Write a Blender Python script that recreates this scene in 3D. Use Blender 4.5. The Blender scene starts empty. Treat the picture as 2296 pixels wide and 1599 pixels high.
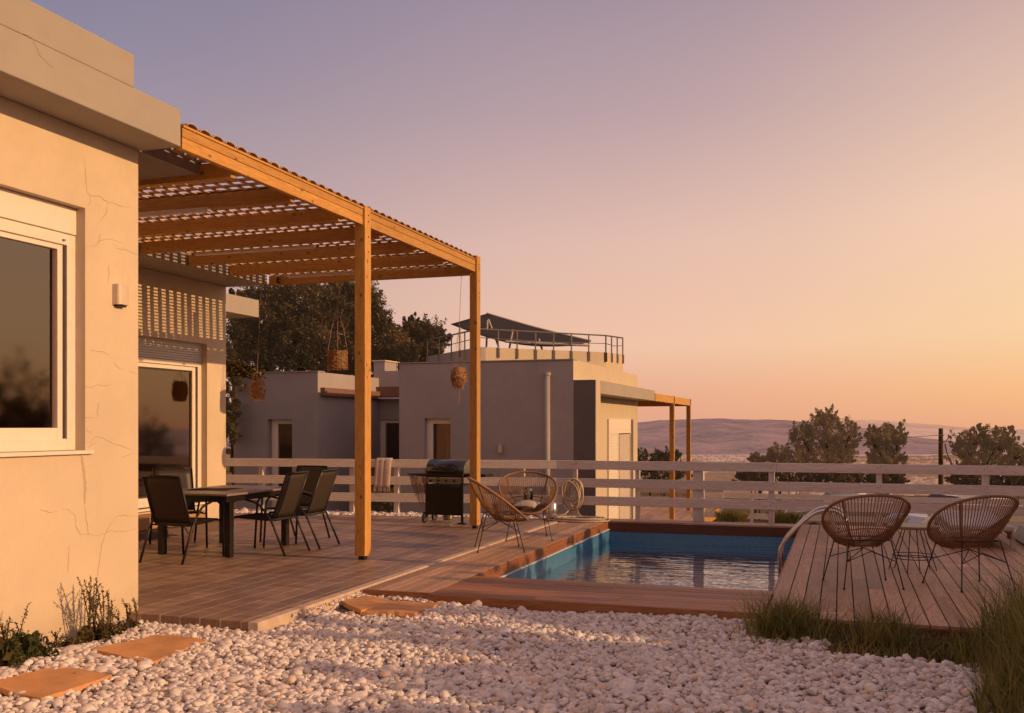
import bpy, bmesh, math, random
import numpy as np
from mathutils import Vector, Matrix
random.seed(7); RNG = np.random.default_rng(11)
C = bpy.context.scene.collection
PI = math.pi
# ------------------------------------------------------------------ survey helpers (real-world positions from sight lines)
F_, CX_, HZ_, EYE = 2220.0, 1148.0, 955.0, 1.5
YAW = math.radians(18.4); CA, SA = math.cos(YAW), math.sin(YAW)
def at(u, v, d):
    r = (u-CX_)/F_*d
    return Vector((r*CA-d*SA, r*SA+d*CA, EYE-(v-HZ_)*d/F_))
def ground(u, v, z=0.0):
    return at(u, v, F_*(EYE-z)/(v-HZ_))
def yat(u, X):
    k = (u-CX_)/F_
    return X*(k*SA+CA)/(k*CA-SA)
def xat(u, Y):
    k = (u-CX_)/F_
    return Y*(k*CA-SA)/(k*SA+CA)
def zat(u, v, X):
    k = (u-CX_)/F_
    return EYE-(v-HZ_)*(X/(k*CA-SA))/F_

# ------------------------------------------------------------------ mesh builder
class MB:
    def __init__(s): s.v = []; s.f = []; s.r = []; s.n = 0
    def add(s, verts, faces, rnd=None):
        b = len(s.v); s.v.extend([tuple(p) for p in verts])
        rr = random.random() if rnd is None else rnd
        for f in faces: s.f.append(tuple(i+b for i in f)); s.r.append(rr)
        return s
    def box(s, x0, x1, y0, y1, z0, z1, rnd=None):
        x0, x1 = min(x0, x1), max(x0, x1); y0, y1 = min(y0, y1), max(y0, y1); z0, z1 = min(z0, z1), max(z0, z1)
        v = [(x0,y0,z0),(x1,y0,z0),(x1,y1,z0),(x0,y1,z0),(x0,y0,z1),(x1,y0,z1),(x1,y1,z1),(x0,y1,z1)]
        return s.add(v, [(0,3,2,1),(4,5,6,7),(0,1,5,4),(1,2,6,5),(2,3,7,6),(3,0,4,7)], rnd)
    def hexa(s, b4, t4, rnd=None):
        return s.add(list(b4)+list(t4), [(0,3,2,1),(4,5,6,7),(0,1,5,4),(1,2,6,5),(2,3,7,6),(3,0,4,7)], rnd)
    def bar(s, p, q, w, h, up=(0,0,1), rnd=None):
        p, q = Vector(p), Vector(q); t = (q-p).normalized(); u = Vector(up)
        a = t.cross(u)
        if a.length < 1e-4: a = t.cross(Vector((1,0,0)))
        a.normalize(); b = a.cross(t).normalized()
        a *= w/2; b *= h/2
        return s.hexa([p-a-b, p+a-b, p+a+b, p-a+b], [q-a-b, q+a-b, q+a+b, q-a+b], rnd)
    def tube(s, pts, r, n=8, closed=False, rnd=None, caps=True):
        pts = [Vector(p) for p in pts]; m = len(pts)
        rs = r if isinstance(r, (list, tuple)) else [r]*m
        prev = None; vs = []
        for i, p in enumerate(pts):
            if closed: t = pts[(i+1) % m]-pts[i-1]
            else: t = pts[min(i+1, m-1)]-pts[max(i-1, 0)]
            t = t.normalized() if t.length > 1e-9 else Vector((0,0,1))
            if prev is None:
                a = t.cross(Vector((0,0,1)))
                if a.length < 1e-3: a = t.cross(Vector((1,0,0)))
            else: a = prev-t*prev.dot(t)
            a.normalize(); prev = a; b = t.cross(a)
            for k in range(n):
                c, d = math.cos(2*PI*k/n), math.sin(2*PI*k/n)
                vs.append(p+a*(c*rs[i])+b*(d*rs[i]))
        fs = []
        for i in range(m if closed else m-1):
            j = (i+1) % m
            for k in range(n):
                l = (k+1) % n
                fs.append((i*n+k, i*n+l, j*n+l, j*n+k))
        if not closed and caps:
            fs.append(tuple(range(n-1, -1, -1))); fs.append(tuple((m-1)*n+k for k in range(n)))
        return s.add(vs, fs, rnd)
    def lathe(s, prof, n=24, c=(0,0,0), rnd=None, sx=1, sy=1):
        vs = []
        for (r, z) in prof:
            for k in range(n):
                a = 2*PI*k/n
                vs.append((c[0]+r*math.cos(a)*sx, c[1]+r*math.sin(a)*sy, c[2]+z))
        fs = []
        for i in range(len(prof)-1):
            for k in range(n):
                l = (k+1) % n
                fs.append((i*n+k, i*n+l, (i+1)*n+l, (i+1)*n+k))
        if prof[0][0] > 1e-6: fs.append(tuple(range(n-1, -1, -1)))
        if prof[-1][0] > 1e-6: fs.append(tuple((len(prof)-1)*n+k for k in range(n)))
        return s.add(vs, fs, rnd)
    def grid(s, rows, rnd=None):
        m = len(rows[0]); vs = [p for r in rows for p in r]
        fs = [(i*m+j, i*m+j+1, (i+1)*m+j+1, (i+1)*m+j) for i in range(len(rows)-1) for j in range(m-1)]
        return s.add(vs, fs, rnd)
    def build(s, name, mat, parent=None, smooth=False, bevel=0, thick=0):
        me = bpy.data.meshes.new(name)
        me.from_pydata(s.v, [], s.f); me.update()
        at_ = me.attributes.new('rnd', 'FLOAT', 'FACE'); at_.data.foreach_set('value', s.r)
        me.materials.append(mat)
        if smooth: me.shade_smooth()
        return finish(name, me, parent, bevel, thick)
def finish(name, me, parent, bevel=0, thick=0):
    if parent is not None:
        w = Vector(parent.get('_o', (0,0,0)))
        if w.length > 0: me.transform(Matrix.Translation(-w))
    o = bpy.data.objects.new(name, me); C.objects.link(o)
    if parent is not None: o.parent = parent
    if parent is not None and '_o' in parent: o['_o'] = parent['_o']
    if thick:
        m = o.modifiers.new('solid', 'SOLIDIFY'); m.thickness = thick; m.offset = 0
    if bevel:
        m = o.modifiers.new('bevel', 'BEVEL'); m.width = bevel; m.segments = 2; m.limit_method = 'ANGLE'; m.angle_limit = math.radians(50)
        m.harden_normals = False
    return o
def np_mesh(name, verts, faces, rnd, mat, parent=None, smooth=False):
    me = bpy.data.meshes.new(name); nv, nf, k = len(verts), len(faces), faces.shape[1]
    me.vertices.add(nv); me.vertices.foreach_set('co', np.ascontiguousarray(verts, dtype=np.float32).ravel())
    me.loops.add(nf*k); me.loops.foreach_set('vertex_index', np.ascontiguousarray(faces, dtype=np.int32).ravel())
    me.polygons.add(nf); me.polygons.foreach_set('loop_start', np.arange(0, nf*k, k, dtype=np.int32))
    me.polygons.foreach_set('loop_total', np.full(nf, k, dtype=np.int32))
    me.update(calc_edges=True)
    a = me.attributes.new('rnd', 'FLOAT', 'FACE'); a.data.foreach_set('value', np.ascontiguousarray(rnd, dtype=np.float32))
    me.materials.append(mat)
    if smooth: me.shade_smooth()
    return finish(name, me, parent)
def thing(name, label, cat, loc=(0,0,0), rz=0, group=None, local=False):
    o = bpy.data.objects.new(name, None); C.objects.link(o); o.empty_display_size = .1
    o.location = loc; o.rotation_euler = (0,0,rz); o['label'] = label; o['category'] = cat
    if group: o['group'] = group
    if not local: o['_o'] = tuple(loc)
    return o
def tag(o, label=None, cat=None, group=None, kind=None):
    if label: o['label'] = label
    if cat: o['category'] = cat
    if group: o['group'] = group
    if kind: o['kind'] = kind
    return o
def struct(o): o['kind'] = 'structure'; return o
def dup(root, loc, rz, label, group=None):
    def cp(o, par):
        c = o.copy(); C.objects.link(c)
        if par is not None: c.parent = par
        for ch in list(o.children): cp(ch, c)
        return c
    r = cp(root, None); r.location = loc; r.rotation_euler = (0,0,rz); r['label'] = label
    if group: r['group'] = group
    return r

# ------------------------------------------------------------------ materials
def lin(c):
    return tuple((x/12.92 if x <= .04045 else ((x+.055)/1.055)**2.4) for x in c)
def S(r, g, b): return lin((r/255, g/255, b/255))
class N:
    def __init__(s, name):
        s.m = bpy.data.materials.new(name); s.m.use_nodes = True; s.t = s.m.node_tree; s.t.nodes.clear()
        s.out = s.n('ShaderNodeOutputMaterial')
    def n(s, ty, **k):
        x = s.t.nodes.new(ty)
        for a, b in k.items():
            if a.startswith('i_'): x.inputs[a[2:].replace('_', ' ')].default_value = b
            elif a.startswith('n_'): x.inputs[int(a[2:])].default_value = b
            else: setattr(x, a, b)
        return x
    def l(s, a, b): s.t.links.new(a, b)
    def pos(s, scale=(1,1,1), rot=(0,0,0), kind='Object'):
        t = s.n('ShaderNodeTexCoord'); m = s.n('ShaderNodeMapping'); m.inputs['Scale'].default_value = scale
        m.inputs['Rotation'].default_value = rot
        s.l(t.outputs[kind], m.inputs['Vector']); return m.outputs[0]
    def noise(s, vec, scale=5, detail=4, rough=.6, dist=0):
        x = s.n('ShaderNodeTexNoise'); x.inputs['Scale'].default_value = scale; x.inputs['Detail'].default_value = detail
        x.inputs['Roughness'].default_value = rough; x.inputs['Distortion'].default_value = dist
        if vec is not None: s.l(vec, x.inputs['Vector'])
        return x.outputs['Fac']
    def ramp(s, fac, stops):
        x = s.n('ShaderNodeValToRGB'); e = x.color_ramp.elements
        while len(e) < len(stops): e.new(.5)
        for i, (p, c) in enumerate(stops):
            e[i].position = p; e[i].color = (c, c, c, 1) if not hasattr(c, '__len__') else (*c[:3], 1)
        s.l(fac, x.inputs[0]); return x.outputs[0]
    def mix(s, f, a, b, mode='MIX'):
        x = s.n('ShaderNodeMix', data_type='RGBA', blend_type=mode)
        for sock, val in ((x.inputs['Factor'], f), (x.inputs['A'], a), (x.inputs['B'], b)):
            if hasattr(val, 'is_output'): s.l(val, sock)
            elif hasattr(val, '__len__'): sock.default_value = (*val[:3], 1)
            else: sock.default_value = val if sock.name == 'Factor' or sock.type == 'VALUE' else (val, val, val, 1)
        return x.outputs['Result']
    def math(s, op, a, b=None, clamp=False):
        x = s.n('ShaderNodeMath', operation=op, use_clamp=clamp)
        for i, v in enumerate((a, b)):
            if v is None: continue
            if hasattr(v, 'is_output'): s.l(v, x.inputs[i])
            else: x.inputs[i].default_value = v
        return x.outputs[0]
    def rnd(s):
        x = s.n('ShaderNodeAttribute'); x.attribute_name = 'rnd'; return x.outputs['Fac']
    def bump(s, h, strength=.3, dist=.01):
        x = s.n('ShaderNodeBump'); x.inputs['Strength'].default_value = strength; x.inputs['Distance'].default_value = dist
        s.l(h, x.inputs['Height']); return x.outputs[0]
    def pbr(s, col, rough=.6, bump=None, metal=0, spec=.5, alpha=None, emit=None, es=0, coat=0):
        p = s.n('ShaderNodeBsdfPrincipled')
        for nm, v in (('Base Color', col), ('Roughness', rough), ('Metallic', metal)):
            if hasattr(v, 'is_output'): s.l(v, p.inputs[nm])
            elif hasattr(v, '__len__'): p.inputs[nm].default_value = (*v[:3], 1)
            else: p.inputs[nm].default_value = v
        p.inputs['Specular IOR Level'].default_value = spec
        p.inputs['Coat Weight'].default_value = coat
        if bump is not None: s.l(bump, p.inputs['Normal'])
        if emit is not None:
            if hasattr(emit, 'is_output'): s.l(emit, p.inputs['Emission Color'])
            else: p.inputs['Emission Color'].default_value = (*emit[:3], 1)
            p.inputs['Emission Strength'].default_value = es
        s.l(p.outputs[0], s.out.inputs['Surface']); s.p = p
        return s.m
def plaster(name, col, dark=.82, bs=.25, dirt=False):
    m = N(name); v = m.pos()
    big = m.noise(v, .9, 5, .65); mid = m.noise(v, 7, 4, .6); fine = m.noise(v, 90, 3, .6)
    vz = m.noise(m.pos((2.5,2.5,.25)), 3, 4, .6)
    d = tuple(c*dark for c in col)
    c = m.mix(m.ramp(big, [(.35, 0), (.7, 1)]), d, col)
    c = m.mix(m.math('MULTIPLY', m.ramp(vz, [(.58, 0), (.8, 1)]), .14), c, tuple(x*.62 for x in col))
    c = m.mix(m.math('MULTIPLY', m.ramp(mid, [(.45, 0), (.7, 1)]), .25), c, tuple(x*.8 for x in col))
    if dirt:
        sz = m.n('ShaderNodeSeparateXYZ'); m.l(m.pos(), sz.inputs[0]); q = m.n('ShaderNodeTexCoord')
        g = m.n('ShaderNodeNewGeometry'); s2 = m.n('ShaderNodeSeparateXYZ'); m.l(g.outputs['Position'], s2.inputs[0])
        zz = m.math('ADD', s2.outputs[2], m.math('MULTIPLY', mid, .35)); c = m.mix(m.math('MULTIPLY', m.ramp(zz, [(.02, 1), (.42, 0)]), .5), c, tuple(x*.55 for x in col))
    h = m.math('ADD', m.math('MULTIPLY', fine, .35), m.math('MULTIPLY', mid, .8))
    return m.pbr(c, .9, m.bump(h, bs, .012), spec=.2)
def wood(name, c1, c2, axis='y', rough=.55, knots=True, g=1.0, var=.25):
    m = N(name); st = {'x': (.06,1,1), 'y': (1,.06,1), 'z': (1,1,.06)}[axis]; st = tuple(a*g for a in st)
    v = m.pos(st); r = m.rnd()
    off = m.n('ShaderNodeVectorMath', operation='ADD'); m.l(v, off.inputs[0])
    cb = m.n('ShaderNodeCombineXYZ'); m.l(m.math('MULTIPLY', r, 37.0), cb.inputs[0]); m.l(m.math('MULTIPLY', r, 11.0), cb.inputs[1]); m.l(m.math('MULTIPLY', r, 23.0), cb.inputs[2])
    m.l(cb.outputs[0], off.inputs[1]); v = off.outputs[0]
    gr = m.noise(v, 26, 5, .65, 1.2); fine = m.noise(v, 140, 3, .6); big = m.noise(v, 4, 3, .6)
    c = m.mix(m.ramp(gr, [(.3, 0), (.68, 1)]), c2, c1)
    c = m.mix(m.math('MULTIPLY', m.ramp(fine, [(.45, 0), (.6, 1)]), .42), c, tuple(x*.5 for x in c2))
    c = m.mix(m.math('MULTIPLY', m.ramp(big, [(.4, 0), (.7, 1)]), .35), c, tuple(x*.7 for x in c2))
    hv = m.n('ShaderNodeHueSaturation'); m.l(c, hv.inputs['Color'])
    m.l(m.math('ADD', m.math('MULTIPLY', r, 2*var), 1-var), hv.inputs['Value']); c = hv.outputs[0]
    if knots:
        kst = {'x': (.65,1,1), 'y': (1,.65,1), 'z': (1,1,.65)}[axis]
        vo = m.n('ShaderNodeTexVoronoi'); vo.inputs['Scale'].default_value = 8.0; m.l(m.pos(kst), vo.inputs['Vector'])
        k = m.ramp(vo.outputs['Distance'], [(.07, 1), (.12, .6), (.15, 0)])
        c = m.mix(m.math('MULTIPLY', k, .85), c, tuple(x*.32 for x in c2))
    return m.pbr(c, rough, m.bump(m.math('ADD', gr, m.math('MULTIPLY', fine, .5)), .25, .004), spec=.35)
def plain(name, col, rough=.5, metal=0, spec=.5, var=.12, sc=12, bs=.1, coat=0):
    m = N(name); v = m.pos(); n1 = m.noise(v, sc, 4, .6)
    c = m.mix(m.ramp(n1, [(.3, 0), (.7, 1)]), tuple(x*(1-var) for x in col), tuple(min(1, x*(1+var)) for x in col))
    return m.pbr(c, m.math('ADD', m.math('MULTIPLY', n1, .2), rough-.1), m.bump(n1, bs, .003), metal, spec, coat=coat)
def foliage(name, c1, c2, c3=None, trans=.3, haze=None, hs=0):
    m = N(name); r = m.rnd(); v = m.pos(); n1 = m.noise(v, 1.3, 3, .6)
    c = m.mix(r, c1, c2)
    if c3: c = m.mix(m.ramp(n1, [(.5, 0), (.68, 1)]), c, c3)
    d = m.n('ShaderNodeBsdfDiffuse'); m.l(c, d.inputs[0])
    t = m.n('ShaderNodeBsdfTranslucent'); m.l(c, t.inputs[0])
    g = m.n('ShaderNodeBsdfGlossy'); g.inputs['Roughness'].default_value = .45; g.inputs['Color'].default_value = (.5,.5,.5,1)
    mx = m.n('ShaderNodeMixShader'); mx.inputs[0].default_value = trans; m.l(d.outputs[0], mx.inputs[1]); m.l(t.outputs[0], mx.inputs[2])
    m2 = m.n('ShaderNodeMixShader'); m2.inputs[0].default_value = .04; m.l(mx.outputs[0], m2.inputs[1]); m.l(g.outputs[0], m2.inputs[2])
    o = m2.outputs[0]
    if haze:  # distance haze added to the leaves as a faint glow
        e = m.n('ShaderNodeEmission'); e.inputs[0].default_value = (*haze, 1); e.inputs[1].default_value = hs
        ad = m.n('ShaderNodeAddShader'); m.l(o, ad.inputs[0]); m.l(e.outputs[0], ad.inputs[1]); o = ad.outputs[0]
    m.l(o, m.out.inputs['Surface']); return m.m
def hazy(name, c1, c2, haze, hs, scale=.003, st=(1,1,3)):  # distance haze painted in as an even emission colour
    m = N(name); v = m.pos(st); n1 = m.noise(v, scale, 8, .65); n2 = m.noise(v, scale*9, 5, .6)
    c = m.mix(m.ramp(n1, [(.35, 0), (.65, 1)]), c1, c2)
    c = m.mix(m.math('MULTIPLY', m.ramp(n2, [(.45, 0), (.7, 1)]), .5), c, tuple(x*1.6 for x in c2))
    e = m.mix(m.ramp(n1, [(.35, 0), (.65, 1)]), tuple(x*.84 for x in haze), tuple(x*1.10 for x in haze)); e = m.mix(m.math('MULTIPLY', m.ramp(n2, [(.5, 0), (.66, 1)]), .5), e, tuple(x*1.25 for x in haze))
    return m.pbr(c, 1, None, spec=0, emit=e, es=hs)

M = {}
M['wall'] = plaster('cream_render', (.70,.57,.42), .86, .4, True)
M['fascia'] = plaster('beige_render', (.40,.355,.31), .88)
M['soffit'] = plaster('soffit_render', (.36,.31,.26), .9)
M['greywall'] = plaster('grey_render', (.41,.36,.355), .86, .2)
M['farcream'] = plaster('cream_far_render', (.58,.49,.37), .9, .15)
M['shadedblade'] = plaster('shaded_render', (.17,.135,.13), .9, .15)  # sunless face of the blade wall, its shade put into the colour
M['crack'] = plain('crack_dark', (.34,.23,.145), .9, spec=.1)
M['stain'] = plain('stain', (.42,.30,.2), .9, spec=.1)
pine1, pine2 = (.66,.36,.095), (.50,.235,.05)
M['pineX'] = wood('pine_x', pine1, pine2, 'x', var=.12); M['pineY'] = wood('pine_y', pine1, pine2, 'y', var=.12); M['pineZ'] = wood('pine_z', pine1, pine2, 'z', var=.12)
M['lattice'] = plain('lattice_wood', (.60,.36,.17), .7)
dk1, dk2 = (.56,.335,.205), (.36,.195,.11)
M['deckY'] = wood('deck_y', dk1, dk2, 'y', .55, False, var=.22); M['deckX'] = wood('deck_x', (.44,.20,.085), (.27,.105,.038), 'x', .5, False, var=.22)
M['deckpale'] = wood('deck_pale', (.60,.37,.23), (.40,.225,.13), 'y', .55, False, var=.25)
M['poolboard'] = wood('pool_board', (.40,.17,.07), (.25,.09,.035), 'y', .45, True)
M['poolboardx'] = wood('pool_board_x', (.20,.07,.038), (.12,.038,.02), 'x', .45, False)
M['white'] = wood('white_painted', (.77,.68,.64), (.64,.54,.51), 'x', .55, False, var=.05)
M['whitez'] = wood('white_painted_z', (.72,.64,.60), (.62,.53,.50), 'z', .55, False, var=.05)
M['frame'] = plain('pvc_frame', (.78,.70,.60), .35, var=.03, bs=.02)
M['frameshade'] = plain('groove_dark', (.05,.035,.03), .6)  # near-black stand-in for the shaded grooves in frames
M['shutter'] = plain('roller_shutter', (.62,.56,.52), .45, var=.05, bs=.02)
M['black'] = plain('black_metal', (.018,.014,.013), .4, .3, .5, bs=.03)
M['blackgloss'] = plain('black_enamel', (.008,.006,.006), .22, 0, .5, bs=.02, coat=.4)
M['steel'] = plain('brushed_steel', (.62,.6,.58), .22, 1, .5, bs=.02)
M['alu'] = plain('dull_metal', (.25,.22,.2), .4, .8)
M['terra'] = plain('terracotta', (.60,.31,.14), .8, spec=.2, var=.18, sc=4, bs=.3)
M['concrete'] = plain('pale_kerb', (.55,.42,.33), .85, spec=.2, var=.15, sc=9, bs=.3)
M['tile'] = plain('roof_tile', (.44,.31,.24), .8, spec=.2, var=.3, sc=20)
M['rubber'] = plain('rubber', (.03,.025,.022), .7)
M['hose'] = plain('hose_tan', (.42,.33,.24), .5)
M['cloth'] = plain('throw_cloth', (.55,.44,.4), .95, spec=.1, sc=60, bs=.5)
M['bark'] = plain('bark', (.09,.06,.04), .9, spec=.1, sc=20, bs=.6)
M['tubelight'] = plain('light_batten', (.7,.62,.58), .4, var=.03)
M['awning'] = plain('dark_canvas', (.028,.022,.024), .8, spec=.2)
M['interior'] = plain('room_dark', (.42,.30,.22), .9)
M['curtain'] = plain('curtain_wood', (.60,.38,.22), .7)
M['lamp'] = plain('lamp_shell', (.62,.5,.38), .4, var=.03)
M['cushion'] = plain('patterned_cushion', (.42,.34,.28), .95, sc=45, var=.45)
M['lounger'] = plain('pale_lounger', (.42,.36,.32), .7)
M['car'] = plain('silver_car_paint', (.45,.42,.4), .25, .5, coat=.5)
M['carglass'] = plain('car_glass', (.03,.024,.02), .4, spec=.2)
M['rtop'] = wood('round_table_wood', (.32,.22,.15), (.24,.16,.10), 'x', .4, False)
M['coir'] = plain('coir_mosaic', (.42,.24,.12), .95, sc=90, var=.7, bs=.8)
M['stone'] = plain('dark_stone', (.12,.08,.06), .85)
M['dry'] = plain('dried_stems', (.34,.20,.15), .9)
M['sling'] = None
def sling():
    m = N('sling_fabric'); v = m.pos(); w = m.n('ShaderNodeTexWave'); w.inputs['Scale'].default_value = 150; m.l(v, w.inputs['Vector'])
    c = m.mix(w.outputs['Fac'], (.05,.036,.028), (.085,.062,.048))
    d = m.n('ShaderNodeBsdfDiffuse'); m.l(c, d.inputs[0])
    t = m.n('ShaderNodeBsdfTranslucent'); t.inputs[0].default_value = (.2,.13,.08,1)
    g = m.n('ShaderNodeBsdfGlossy'); g.inputs['Roughness'].default_value = .45
    a = m.n('ShaderNodeMixShader'); a.inputs[0].default_value = .3; m.l(d.outputs[0], a.inputs[1]); m.l(t.outputs[0], a.inputs[2])
    b = m.n('ShaderNodeMixShader'); b.inputs[0].default_value = .05; m.l(a.outputs[0], b.inputs[1]); m.l(g.outputs[0], b.inputs[2])
    m.l(b.outputs[0], m.out.inputs['Surface']); return m.m
M['sling'] = sling()
def tabletop():
    m = N('table_slats'); v = m.pos(); sx = m.n('ShaderNodeSeparateXYZ'); m.l(v, sx.inputs[0])
    fr = m.math('FRACT', m.math('MULTIPLY', sx.outputs[0], 9.0)); gap = m.ramp(fr, [(.0, 1), (.07, 0)])
    n1 = m.noise(m.pos((1,.08,1)), 30, 4)
    c = m.mix(n1, (.20,.14,.11), (.32,.235,.185)); c = m.mix(gap, c, (.03,.02,.02))
    return m.pbr(c, .4, m.bump(fr, .1, .002))
M['ttop'] = tabletop()
def rattan(name='rattan'):
    m = N(name); n1 = m.noise(m.pos(), 60, 3); c = m.mix(n1, (.13,.06,.025), (.32,.16,.07)); return m.pbr(c, .5, m.bump(n1, .3, .002))
M['rattan'] = rattan()
def wicker():
    m = N('wicker'); n1 = m.noise(m.pos(), 40, 3); c = m.mix(m.math('MULTIPLY', m.rnd(), 1.0), (.16,.075,.03), (.52,.28,.12)); return m.pbr(c, .7)
M['wicker'] = wicker()
def pebble():
    m = N('white_pebbles'); v = m.pos(); r = m.rnd(); n1 = m.noise(v, 55, 4, .6); n2 = m.noise(m.pos((1,1,1), (.5,.8,0)), 25, 5, .7, 2.0)
    c = m.ramp(r, [(0, (.46,.39,.37)), (.25, (.64,.57,.55)), (.7, (.74,.67,.65)), (1, (.82,.75,.73))])
    c = m.mix(m.math('MULTIPLY', m.ramp(r, [(.93, 0), (.95, 1)]), .7), c, (.60,.42,.29))
    c = m.mix(m.math('MULTIPLY', m.ramp(n2, [(.5, 0), (.62, 1)]), .4), c, (.38,.30,.28))
    return m.pbr(c, .62, m.bump(n1, .25, .004), spec=.3)
M['pebble'] = pebble()
def bed():
    m = N('gravel_bed_soil'); n1 = m.noise(m.pos(), 30, 5); c = m.mix(n1, (.16,.12,.10), (.36,.30,.27)); return m.pbr(c, .95, m.bump(n1, .8, .02))
M['bed'] = bed()
def terrace():
    m = N('terrace_planks'); v = m.pos(); s = m.n('ShaderNodeSeparateXYZ'); m.l(v, s.inputs[0])
    xr = m.math('DIVIDE', s.outputs[0], .19); row = m.math('FLOOR', xr); fx = m.math('FRACT', xr)
    w1 = m.n('ShaderNodeTexWhiteNoise'); w1.noise_dimensions = '1D'; m.l(row, w1.inputs['W'])
    yr = m.math('ADD', m.math('DIVIDE', s.outputs[1], 1.15), m.math('MULTIPLY', w1.outputs['Value'], 7.3)); fy = m.math('FRACT', yr)
    cb = m.n('ShaderNodeCombineXYZ'); m.l(row, cb.inputs[0]); m.l(m.math('FLOOR', yr), cb.inputs[1])
    w2 = m.n('ShaderNodeTexWhiteNoise'); w2.noise_dimensions = '2D'; m.l(cb.outputs[0], w2.inputs['Vector']); r = w2.outputs['Value']
    jx = m.ramp(m.math('ABSOLUTE', m.math('SUBTRACT', fx, .5)), [(.463, 0), (.48, 1)]); jy = m.ramp(m.math('ABSOLUTE', m.math('SUBTRACT', fy, .5)), [(.4965, 0), (.4982, 1)])
    j = m.math('MAXIMUM', jx, jy); brk = m.noise(m.pos(), 3.1, 3); j = m.math('MULTIPLY', j, m.ramp(brk, [(.36, .25), (.6, 1)]))
    gr = m.noise(m.pos((1,.06,1)), 34, 5, .7, .8); st = m.noise(m.pos((.35,1.5,1), (0,0,.5)), 5.5, 6, .72)
    c = m.mix(r, (.20,.122,.082), (.44,.28,.19))
    c = m.mix(m.math('MULTIPLY', m.ramp(gr, [(.4, 0), (.66, 1)]), .5), c, (.40,.26,.185))
    c = m.mix(m.math('MULTIPLY', m.ramp(st, [(.42, 0), (.6, 1)]), .6), c, (.12,.07,.05))
    c = m.mix(m.math('MULTIPLY', j, .95), c, (.70,.53,.42))
    return m.pbr(c, m.ramp(gr, [(.3, .36), (.7, .6)]), m.bump(m.math('SUBTRACT', gr, m.math('MULTIPLY', j, 1.5)), .3, .003), spec=.5)
M['terrace'] = terrace()
def liner():
    m = N('pool_mosaic'); v = m.pos(); s = m.n('ShaderNodeSeparateXYZ'); m.l(v, s.inputs[0])
    cb = m.n('ShaderNodeCombineXYZ'); m.l(m.math('ADD', s.outputs[0], s.outputs[1]), cb.inputs[0]); m.l(s.outputs[2], cb.inputs[1])
    b = m.n('ShaderNodeTexBrick'); m.l(cb.outputs[0], b.inputs['Vector']); b.offset = 0
    b.inputs['Scale'].default_value = 1; b.inputs['Brick Width'].default_value = .027; b.inputs['Row Height'].default_value = .027
    b.inputs['Mortar Size'].default_value = .0012
    b.inputs['Color1'].default_value = (.035,.15,.30,1); b.inputs['Color2'].default_value = (.055,.20,.38,1); b.inputs['Mortar'].default_value = (.13,.28,.42,1)
    return m.pbr(b.outputs['Color'], .35)
M['liner'] = liner()
M['linertop'] = plain('liner_trim', (.62,.68,.72), .4, var=.03)
M['poolfloor'] = plain('pool_floor', (.03,.20,.38), .5)
def water():
    m = N('pool_water'); v = m.pos((.33,1.7,1)); n1 = m.noise(v, 3.0, 2, .5, .5); n2 = m.noise(m.pos((.4,2.0,1), (0,0,.12)), 9, 2, .5)
    h = m.math('ADD', n1, m.math('MULTIPLY', n2, .16)); bp = m.bump(h, .5, .024)
    d = m.n('ShaderNodeBsdfDiffuse'); d.inputs[0].default_value = (.004,.07,.16,1)
    g = m.n('ShaderNodeBsdfGlossy'); g.inputs['Roughness'].default_value = .015; g.inputs[0].default_value = (1,1,1,1); m.l(bp, g.inputs['Normal'])
    f = m.n('ShaderNodeFresnel'); f.inputs[0].default_value = 1.36; m.l(bp, f.inputs['Normal'])
    mx = m.n('ShaderNodeMixShader'); m.l(m.math('MULTIPLY', f.outputs[0], 1.6, True), mx.inputs[0]); m.l(d.outputs[0], mx.inputs[1]); m.l(g.outputs[0], mx.inputs[2])
    m.l(mx.outputs[0], m.out.inputs['Surface']); return m.m
M['water'] = water()
def glass(name, tint=(.62,.5,.42), refl=.15):
    m = N(name); t = m.n('ShaderNodeBsdfTransparent'); t.inputs[0].default_value = (*tint, 1)
    g = m.n('ShaderNodeBsdfGlossy'); g.inputs['Roughness'].default_value = .045; g.inputs['Color'].default_value = (.9,.76,.68,1)
    f = m.n('ShaderNodeFresnel'); f.inputs[0].default_value = 1.5
    mx = m.n('ShaderNodeMixShader'); m.l(m.math('ADD', f.outputs[0], refl, True), mx.inputs[0]); m.l(t.outputs[0], mx.inputs[1]); m.l(g.outputs[0], mx.inputs[2])
    m.l(mx.outputs[0], m.out.inputs['Surface']); return m.m
M['glass'] = glass('window_glass'); M['glassjar'] = glass('jar_glass', (.75,.72,.68), .12)
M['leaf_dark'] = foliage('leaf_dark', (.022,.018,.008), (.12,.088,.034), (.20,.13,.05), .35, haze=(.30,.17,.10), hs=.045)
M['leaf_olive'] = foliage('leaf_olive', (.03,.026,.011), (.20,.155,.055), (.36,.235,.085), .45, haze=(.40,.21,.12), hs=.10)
M['leaf_green'] = foliage('leaf_green', (.03,.036,.010), (.10,.105,.03), (.16,.12,.04), .35)
M['leaf_weed'] = foliage('leaf_weed', (.07,.055,.02), (.16,.12,.045))
M['grass'] = foliage('grass_blades', (.06,.07,.014), (.33,.29,.08), (.44,.32,.10), .5)
M['terrain'] = N('terrain_scrub')
def terrain():
    m = M['terrain']; n1 = m.noise(m.pos((1,1,1)), .25, 8, .7); n2 = m.noise(m.pos(), .01, 8, .7)
    c = m.mix(m.ramp(n1, [(.35, 0), (.65, 1)]), (.05,.05,.022), (.20,.145,.08)); c = m.mix(m.math('MULTIPLY', n2, .6), c, (.16,.11,.07))
    return m.pbr(c, 1, spec=0)
M['terrain'] = terrain()
M['plain'] = hazy('hazy_plain', (.05,.03,.018), (.16,.10,.06), (.50,.25,.16), .36, .012)
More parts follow.
